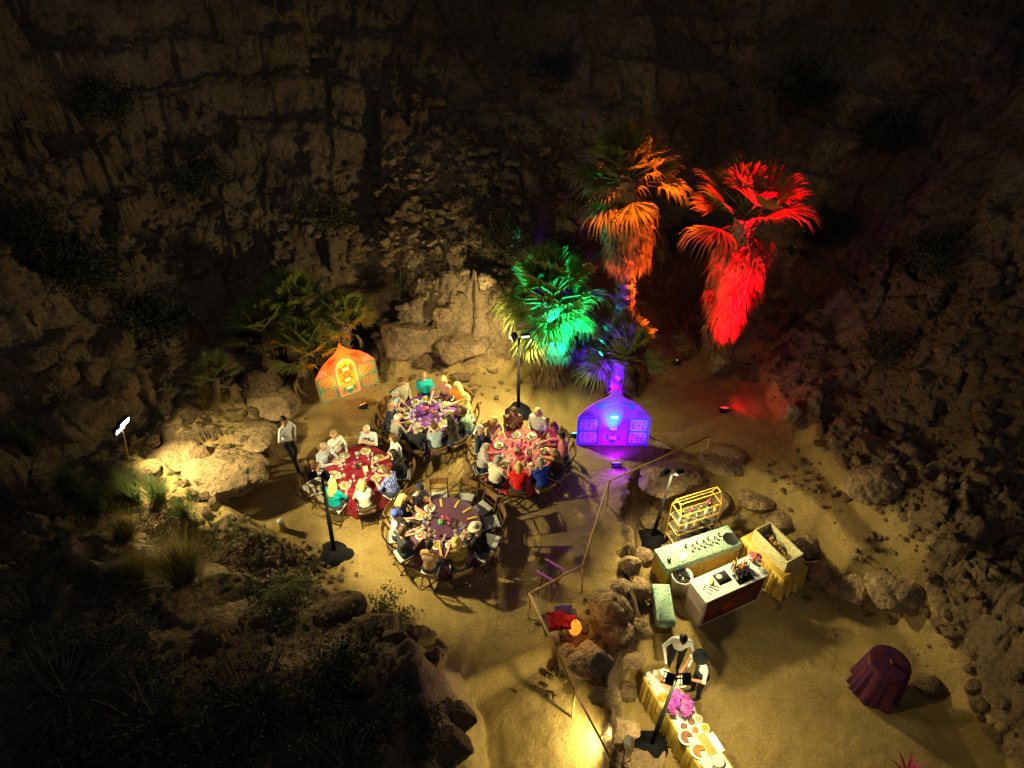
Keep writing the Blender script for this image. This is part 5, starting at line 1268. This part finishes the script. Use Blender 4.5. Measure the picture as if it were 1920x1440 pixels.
# gold bottle shelf with a gabled top
a3 = G(1262, 1036, ZF); b3 = G(1334, 1012, ZF); rz3, L3 = frame_of(a3, b3); D3 = .45
sh = thing('bottle_shelf', 'gold-painted open frame shelf with a gabled top, holding bottles', 'shelf', (a3[0], a3[1], ZF), rz3)
he, hr = 1.45, 1.76; bars = []
for x in (0, L3):
    bars += [((x, 0, 0), (x, 0, he)), ((x, D3, 0), (x, D3, he)), ((x, 0, he), (x, D3 * .3, hr)), ((x, D3 * .7, hr), (x, D3, he)), ((x, D3 * .3, hr), (x, D3 * .7, hr)), ((x, 0, he), (x, D3, he))]
for y, z in ((0, he), (D3, he), (D3 * .3, hr), (D3 * .7, hr)): bars.append(((0, y, z), (L3, y, z)))
for z in (.3, .7, 1.08): bars += [((0, 0, z), (L3, 0, z)), ((0, D3, z), (L3, D3, z)), ((0, 0, z), (0, D3, z)), ((L3, 0, z), (L3, D3, z))]
for p0, p1 in bars: mb = MB(); mb.path([p0, p1], .015, 4); part('bar', mb, M['gold'], sh)
for z in (.3, .7, 1.08): part('shelf_board', P(lambda q: q.box((L3 / 2, D3 / 2, z), (L3 - .03, D3 - .03, .012))), M['pane'], sh)
for zi, z in enumerate((.7, 1.08)):
    for k in range(9):
        p = Vector((a3[0], a3[1], ZF + z + .008)) + Matrix.Rotation(rz3, 3, 'Z') @ Vector((.07 + (L3 - .14) * k / 8, .1 + .1 * (k % 2), 0))
        bottle(p, ['bottle on the lower full tier of the gold shelf', 'bottle on the upper tier of the gold shelf'][zi], M['bt'][(k * 7 + zi * 2) % 6], .26 + .06 * ((k * 3) % 3) / 2, .046, ['bottles on the lower tier', 'bottles on the upper tier'][zi])
flowers('small bunch of red flowers on the gold shelf', Vector((a3[0], a3[1], ZF + 1.09)) + Matrix.Rotation(rz3, 3, 'Z') @ Vector((L3 - .1, .3, 0)), ['f_red', 'f_pink'], .09, 12, 13, True, .16)
# ice bin
pb = G(1272, 1108, ZF); bn = thing('ice_bin', 'white enamel bin filled with dark bottles on ice, left of the bar', 'bin', (pb[0], pb[1], ZF))
part('drum', P(lambda q: q.lathe([(.21, 0), (.25, .62), (.262, .63), (.262, .66), (.24, .66), (.235, .56)], 28)), M['bucket'], bn, True)
part('rim', P(lambda q: q.lathe([(.263, .63), (.275, .645), (.263, .665)], 28, close=False)), M['chrome'], bn, True)
mb = MB(); rr = np.random.default_rng(8)
for k in range(70):
    q_, f = rock_shape(800 + k % 6, 1); aa = rr.uniform(0, 6.28); r_ = .21 * rr.random() ** .5; mb.add(q_ * rr.uniform(.025, .045) + np.array([math.cos(aa) * r_, math.sin(aa) * r_, .6 + rr.uniform(-.01, .03)]), f)
part('ice', mb, M['ice'], bn)['kind'] = 'stuff'
# crate with aqua cloth
zt = ZF + .55; a4 = G(1234, 1164, zt); b4 = G(1224, 1095, zt); rz4, L4 = frame_of(a4, b4)
cr = thing('draped_crate', 'crate draped in aqua floral cloth left of the ice bin', 'crate', (a4[0], a4[1], ZF), rz4)
part('crate', P(lambda q: q.box((L4 / 2, -.19, .26), (L4 - .03, .36, .52))), M['wood'], cr)
part('floral_cloth', draped_box(MB(), L4, .4, .3, .55, 18, .02, .03), M['floral'], cr, True, loc=(0, -.4, 0))
# corner table in gold with the drinks trough
zt = ZF + .76; a5 = G(1470, 1090, zt); b5 = G(1390, 1008, zt); rz5, L5 = frame_of(a5, b5)
gt = thing('corner_table', 'corner table under a long gold satin cloth right of the bar', 'table', (a5[0], a5[1], ZF), rz5)
part('gold_cloth', draped_box(MB(), L5, .8, .05, .76, 30, .05, .1), M['goldcloth'], gt, True, loc=(0, -.8, 0))
def ongt(x, y): return Vector((a5[0], a5[1], ZF + .765)) + Matrix.Rotation(rz5, 3, 'Z') @ Vector((x, y, 0))
tr = thing('drinks_trough', 'cream damask-covered trough of bottles standing on the gold corner table', 'trough', ongt(L5 * .5, -.42), rz5)
TL, TW, THh = 1.12, .5, .42
for nm, c, d in (('side', (0, -TW / 2, THh / 2), (TL, .03, THh)), ('side', (0, TW / 2, THh / 2), (TL, .03, THh)), ('end', (-TL / 2 + .015, 0, THh / 2 + .001), (.03, TW - .03, THh)), ('end', (TL / 2 - .015, 0, THh / 2 + .001), (.03, TW - .03, THh)), ('bottom', (0, 0, .012), (TL - .06, TW - .03, .02))):
    part(nm, P(lambda q: q.box(c, d)), M['damask'], tr)
rr = np.random.default_rng(5)
for k in range(20):
    p = ongt(L5 * .5 + rr.uniform(-.36, .36), -.42 + rr.uniform(-.13, .13)); p.z += rr.uniform(.05, .12)
    bo = bottle(p, 'bottle or can lying in the damask trough', M['bt'][int(rr.integers(6))], .2, .034, 'bottles in the trough'); bo.rotation_euler = (rr.uniform(-.9, .9), rr.uniform(-.6, .6), 0)
hk = thing('gold_twigs', 'bundle of gold twigs lying at the front of the gold corner table', 'twigs', ongt(.12, -.3), rz5 + 1.2)
for k in range(5): part('twig', P(lambda q: q.path([(0, .03 * k - .06, .02 + .01 * k), (.16, .05 * k - .1, .05), (.3, .09 * k - .2, .04)], [.014, .012, .008], 6)), M['gold'], hk)
item('folded_purse', 'dark round basket beside the gold shelf', 'basket', (a3[0] + .95, a3[1] + .5, ZF), 0, [('basket', P(lambda q: q.lathe([(.16, 0), (.22, .25), (.23, .45), (.21, .45), (.19, .2), (.05, .15)], 18)), M['black'])])

# ------------------------------------------------------------------ the serving table
zt = ZF + .78; A = G(1206, 1270, zt); Bq = G(1294, 1411, zt); Cq = G(1304, 1330, zt)
rz6, _l = frame_of(Bq, A); ax = (A - Bq)[:2] / _l; nrm = np.array([-ax[1], ax[0]]); W6 = abs(float((Cq - A)[:2] @ nrm)); L6 = _l + .95
org6 = A[:2] - ax * L6
sv = thing('serving_table', 'long serving table in gold cloth, laden with dishes, at the bottom', 'table', (org6[0], org6[1], ZF), rz6)
part('gold_cloth', draped_box(MB(), L6, W6, .03, .78, 44, .03, .05), M['goldcloth'], sv, True, loc=(0, -W6, 0))
part('cream_runner', P(lambda q: q.box((L6 / 2, -W6 / 2, .786), (L6 - .02, W6 - .08, .006))), M['bar_top'], sv)
zs = ZF + .79
def ons(u, v): p = G(u, v, zs); return Vector((p[0], p[1], zs))
def dish(u, v, r, lab, food, m='white', h=.03, grp=None, wedge=False):
    o = item('dish', lab, 'dish', ons(u, v), 0, [('plate', P(lambda q: q.lathe([(r * .6, 0), (r, h * .8), (r * .98, h), (r * .6, h * .4), (r * .1, h * .35)], 22)), M[m])], grp)
    mb = MB(); n = 20; k1 = int(n * .84) if wedge else n; ang = [2 * math.pi * i / n for i in range(k1 + 1)]; V_ = [(0, 0, h * 1.5)] + [(math.cos(t) * r * .72, math.sin(t) * r * .72, h * 1.3) for t in ang] + [(math.cos(t) * r * .74, math.sin(t) * r * .74, h * .5) for t in ang] + [(0, 0, h * .5)]
    q = len(ang); F_ = [(0, 1 + i, 2 + i) for i in range(q - 1)] + [(1 + i, 1 + q + i, 2 + q + i, 2 + i) for i in range(q - 1)] + ([(0, 1 + 2 * q, 1 + q, 1), (0, q, 2 * q, 1 + 2 * q)] if wedge else [])
    mb.add(V_, F_); part('food', mb, M[food], o); return o
M['cake'] = mat('brown_spotted_cake', (.3, .14, .07), .8, color2=(.14, .06, .03), vscale=40, bump=.8, bscale=60); M['tart'] = mat('dark_tart', (.22, .09, .015), .5, color2=(.35, .15, .02), vscale=20, bump=.6, bscale=40); M['saff'] = mat('saffron_rice', (.7, .42, .02), .7, color2=(.3, .2, .02), vscale=28, c2t=(.4, .5), bump=1, bscale=60); M['orangefood'] = mat('orange_soup', (.85, .26, .01), .3); M['shrimp'] = mat('pink_seafood', (.7, .36, .24), .6, color2=(.5, .2, .1), vscale=40)
dish(1291, 1330, .13, 'bowl of orange soup right of the pink bouquet', 'orangefood', h=.06)
dish(1287, 1383, .17, 'round brown cake with a slice gone, on a white plate', 'cake', h=.035, wedge=True)
dish(1310, 1409, .17, 'round dark tart below the sliced cake', 'tart', h=.035, wedge=True)
dish(1296, 1354, .10, 'small plate of brown sweets between soup and cake', 'cake'); dish(1309, 1349, .09, 'small plate of pink seafood at the right table edge', 'shrimp')
dish(1282, 1363, .07, 'little brown bowl left of the plate of sweets', 'cake', 'wood', .04); dish(1303, 1370, .09, 'small plate of pastries above the sliced cake', 'tart'); dish(1321, 1366, .10, 'plate of pale pastries at the right edge above the rice tray', 'saff')
o = thing('serving_tray', 'rectangular white tray of saffron rice', 'tray', ons(1325, 1397), rz6)
part('tray', P(lambda q: q.box((0, 0, .012), (.46, .22, .024))), M['white'], o); mb = MB(); rr = np.random.default_rng(2)
for i in range(14):
    for j in range(6): q_, f = rock_shape(900 + (i + j) % 5, 1); mb.add(q_ * np.array([.02, .02, .014]) + np.array([-.2 + i * .031, -.08 + j * .032, .03]), f)
part('rice', mb, M['saff'], o)['kind'] = 'stuff'
o = thing('cutlery_tray', 'narrow white tray of cutlery at the right edge of the serving table', 'tray', ons(1344, 1392), rz6); part('tray', P(lambda q: q.box((0, 0, .01), (.4, .1, .02))), M['white'], o)
for k in range(5): part('fork', P(lambda q: q.path([(-.15, -.035 + .017 * k, .026), (.12, -.03 + .016 * k, .026)], .006, 5)), M['chrome'], o)
for k, (u, v, lab) in enumerate(((1325, 1432, 'left stack of grey plates at the bottom of the serving table'), (1346, 1428, 'right stack of grey plates at the bottom of the serving table'))):
    o = thing('plate_stack', lab, 'plates', ons(u, v))
    for j in range(4): part('plate', P(lambda q: q.lathe([(.08, .012 * j), (.13, .012 * j + .008), (.128, .012 * j + .012), (.08, .012 * j + .005)], 20)), M['pad'], o, True)
for k, (u, v, r_) in enumerate(((1216, 1268, .07), (1228, 1264, .065), (1222, 1281, .07), (1234, 1290, .06))):
    item('glass_bowl', ('leftmost', 'rear', 'middle', 'front')[k] + ' clear glass bowl at the far end of the serving table', 'bowl', ons(u, v), 0, [('bowl', P(lambda q: q.lathe([(r_ * .5, 0), (r_, r_ * .7), (r_ * .85, r_ * 1.3), (r_ * .8, r_ * 1.3), (r_ * .93, r_ * .7), (r_ * .4, .006)], 16)), M['glass']), ('salt', P(lambda q: q.lathe([(r_ * .5, .01), (r_ * .8, r_ * .5)], 14)), M['paper'])])
item('bread_board', 'tan wooden bread board in front of the servers', 'board', ons(1242, 1277), rz6 + .1, [('board', P(lambda q: q.box((0, 0, .012), (.5, .16, .024))), M['b_ply']), ('loaf', P(lambda q: q.path([(-.16, 0, .06), (-.05, 0, .065), (.1, 0, .06)], [.03, .045, .03], 10)), M['b_ply'])])
o = thing('gold_basket', 'gold basket of rolls left of the pink bouquet', 'basket', ons(1243, 1310), 0); part('basket', P(lambda q: q.lathe([(.09, 0), (.11, .08), (.1, .08), (.08, .02)], 14)), M['gold'], o, True)
for k in range(7): part('roll', P(lambda q: q.ball((.05 * math.cos(k * .9), .05 * math.sin(k * .9), .08), .035, 8, 5, .8)), M['f_orange'], o, True)
flowers('large pink and violet bouquet in the middle of the serving table', ons(1270, 1330), ['f_pink', 'f_purple', 'f_pink', 'f_purple'], .23, 76, 21, True, .34)
item('mixing_bowl', 'white bowl held by the server in the black hat', 'bowl', G(1277, 1281, ZF + 1.12), 0, [('bowl', P(lambda q: q.lathe([(.05, 0), (.12, .05), (.13, .07), (.12, .07), (.1, .04), (.02, .015)], 20)), M['white'])])
# tall table under purple cloth
zt = ZF + 1.07; p = G(1670, 1241, zt); ct = thing('cocktail_table', 'tall round table draped to the ground in dark purple brocade, lower right', 'table', (p[0], p[1], float(hz(p[0], p[1]))))
M['c_bro'] = mat('purple_red_brocade', (.035, .008, .05), .65, .25, color2=(.085, .01, .015), vscale=9, c2t=(.42, .56))
part('tablecloth', cloth_mesh(9, .42, .02, .1, 140, 1.07), M['c_bro'], ct, True)
flowers('small posy on the tall purple draped table', (p[0] + .03, p[1], float(hz(p[0], p[1])) + 1.075), ['f_red', 'f_orange'], .06, 10, 31, True, .08)

# ------------------------------------------------------------------ small things about the camp
# folding tray stand
p = G(1031, 1070, .75); zg = float(hz(p[0], p[1])); ts = thing('tray_stand', 'folding tray stand with dark straps, catching violet light beside the handrail', 'tray stand', (p[0], p[1], zg), R(-35))
for s in (-1, 1):
    part('rail', P(lambda q: q.box((0, s * .19, .76), (.5, .04, .035))), M['b_violet_lit'], ts)  # violet light put into the colour of the wooden rails
    for x in (-.18, .18): part('leg', P(lambda q: q.path([(x + .02 * s, s * .19, .74), (x + .02 * s, -s * .22, 0)], .016, 6)), M['wood'], ts)
for x in (-.13, .13): part('strap', P(lambda q: q.box((x, 0, .765), (.05, .38, .006))), M['slate'], ts)
spot('uplight_beam', U2 + np.array([0, -.15, .25]), (p[0], p[1], .75), 260, (.22, .0, 1), 36, .8, .05)  # added second beam, put in to turn the tray stand violet
# cushions and lantern on the terrace
M['rugred'] = mat('red_woven_wool', (.4, .015, .02), .9, .1, color2=(.12, .01, .03), vscale=22, c2t=(.45, .55)); M['rugblue'] = mat('blue_woven_wool', (.05, .04, .2), .9, .1, var=.3, vscale=14)
def cushion(lab, u, v, size, rot, m):
    p = G(u, v, 0); zg = float(hz(p[0], p[1])); mb = MB(); n = 10; V_ = []; F_ = []
    for sgn in (1, -1):
        for i in range(n + 1):
            for j in range(n + 1):
                x = i / n * 2 - 1; y = j / n * 2 - 1; pf = 1 - .1 * (x * x + y * y - x * x * y * y)
                V_.append((x * size[0] / 2 * pf, y * size[1] / 2 * pf, sgn * size[2] / 2 * ((1 - x ** 4) * (1 - y ** 4)) ** .4))
    q = (n + 1) ** 2
    for i in range(n):
        for j in range(n): k = i * (n + 1) + j; F_ += [(k, k + n + 1, k + n + 2, k + 1), (q + k, q + k + 1, q + k + n + 2, q + k + n + 1)]
    mb.add(V_, F_); o = link('cushion', mb.mesh('cushion', m, True), None, (p[0], p[1], zg + size[2] * .5 + .28), rot); return tag(o, lab, 'cushion')
p = G(1050, 1178, 0); zg = float(hz(p[0], p[1])); bs = thing('low_bench', 'low wooden bench carrying the red cushions by the lantern', 'bench', (p[0], p[1], zg), .2)
part('seat', P(lambda q: q.box((0, .05, .25), (.8, .42, .04))), M['wood'], bs)
for x in (-.34, .34):
    for y in (-.1, .2): part('leg', P(lambda q: q.box((x, y, .115), (.05, .05, .23))), M['wood'], bs)
cushion('red woven cushion on the low bench left of the glowing lantern', 1042, 1178, (.42, .4, .16), (.5, .1, .25), M['rugred'])
cushion('small red cushion between the larger one and the lantern', 1064, 1182, (.34, .34, .14), (.4, -.2, -.3), M['rugred'])
cushion('blue woven cushion behind the red ones on the low bench', 1056, 1166, (.42, .36, .14), (.8, 0, .1), M['rugblue'])
p = G(1078, 1176, .25); zg = float(hz(p[0], p[1])); la = thing('lantern', 'round pierced lantern glowing orange beside the red cushions', 'lantern', (p[0], p[1], zg))
M['glow'] = mat('glowing_pierced_shade', (.8, .35, .05), .5, emit=(1, .28, .02), es=1.3, color2=(.3, .08, .01), vscale=30)
part('shade', P(lambda q: q.lathe([(.05, .06), (.12, .13), (.145, .24), (.12, .36), (.05, .45), (.03, .47)], 20)), M['glow'], la, True)
part('foot', P(lambda q: q.lathe([(.1, 0), (.1, .03), (.06, .06)], 14)), M['gold'], la); part('finial', P(lambda q: q.lathe([(.02, .47), (.025, .5), (.01, .55)], 8)), M['gold'], la)
l = bpy.data.lights.new('lantern_glow', 'POINT'); l.energy = 9; l.color = (1, .38, .06); l.shadow_soft_size = .18; lo = bpy.data.objects.new('lantern_glow', l); lo.location = (p[0], p[1], zg + .75); col.objects.link(lo)
# post at the foot of the weedy bank
p = T(531, 994); po = thing('path_lamp', 'short brown path lamp with pale cap at the foot of the weedy bank', 'path lamp', p)
part('post', P(lambda q: q.lathe([(.09, -.05), (.08, .3), (.07, .3)], 12)), M['rust'], po, True); part('cap', P(lambda q: q.lathe([(.03, .3), (.09, .32), (.085, .35), (.02, .39)], 12)), M['pad'], po, True)
# magenta plant at the bottom edge
p = G(1700, 1452, ZL); ag = thing('spiky_plant', 'spiky magenta plant at the bottom edge right', 'plant', (p[0], p[1], float(hz(p[0], p[1]))))
M['mag'] = mat('magenta_leaf', (.5, .05, .14), .6, var=.3, vscale=5)
for k in range(22):
    aa = k * 2.4; el = .35 + .05 * k; part('leaf', P(lambda q: q.add([(0, -.014, 0), (0, .014, 0), (.28 * math.cos(el), .02, .28 * math.sin(el)), (.28 * math.cos(el), -.02, .28 * math.sin(el)), (.55 * math.cos(el), 0, .5 * math.sin(el))], [(0, 1, 2, 3), (3, 2, 4)])), M['mag'], ag, rot=(0, 0, aa))
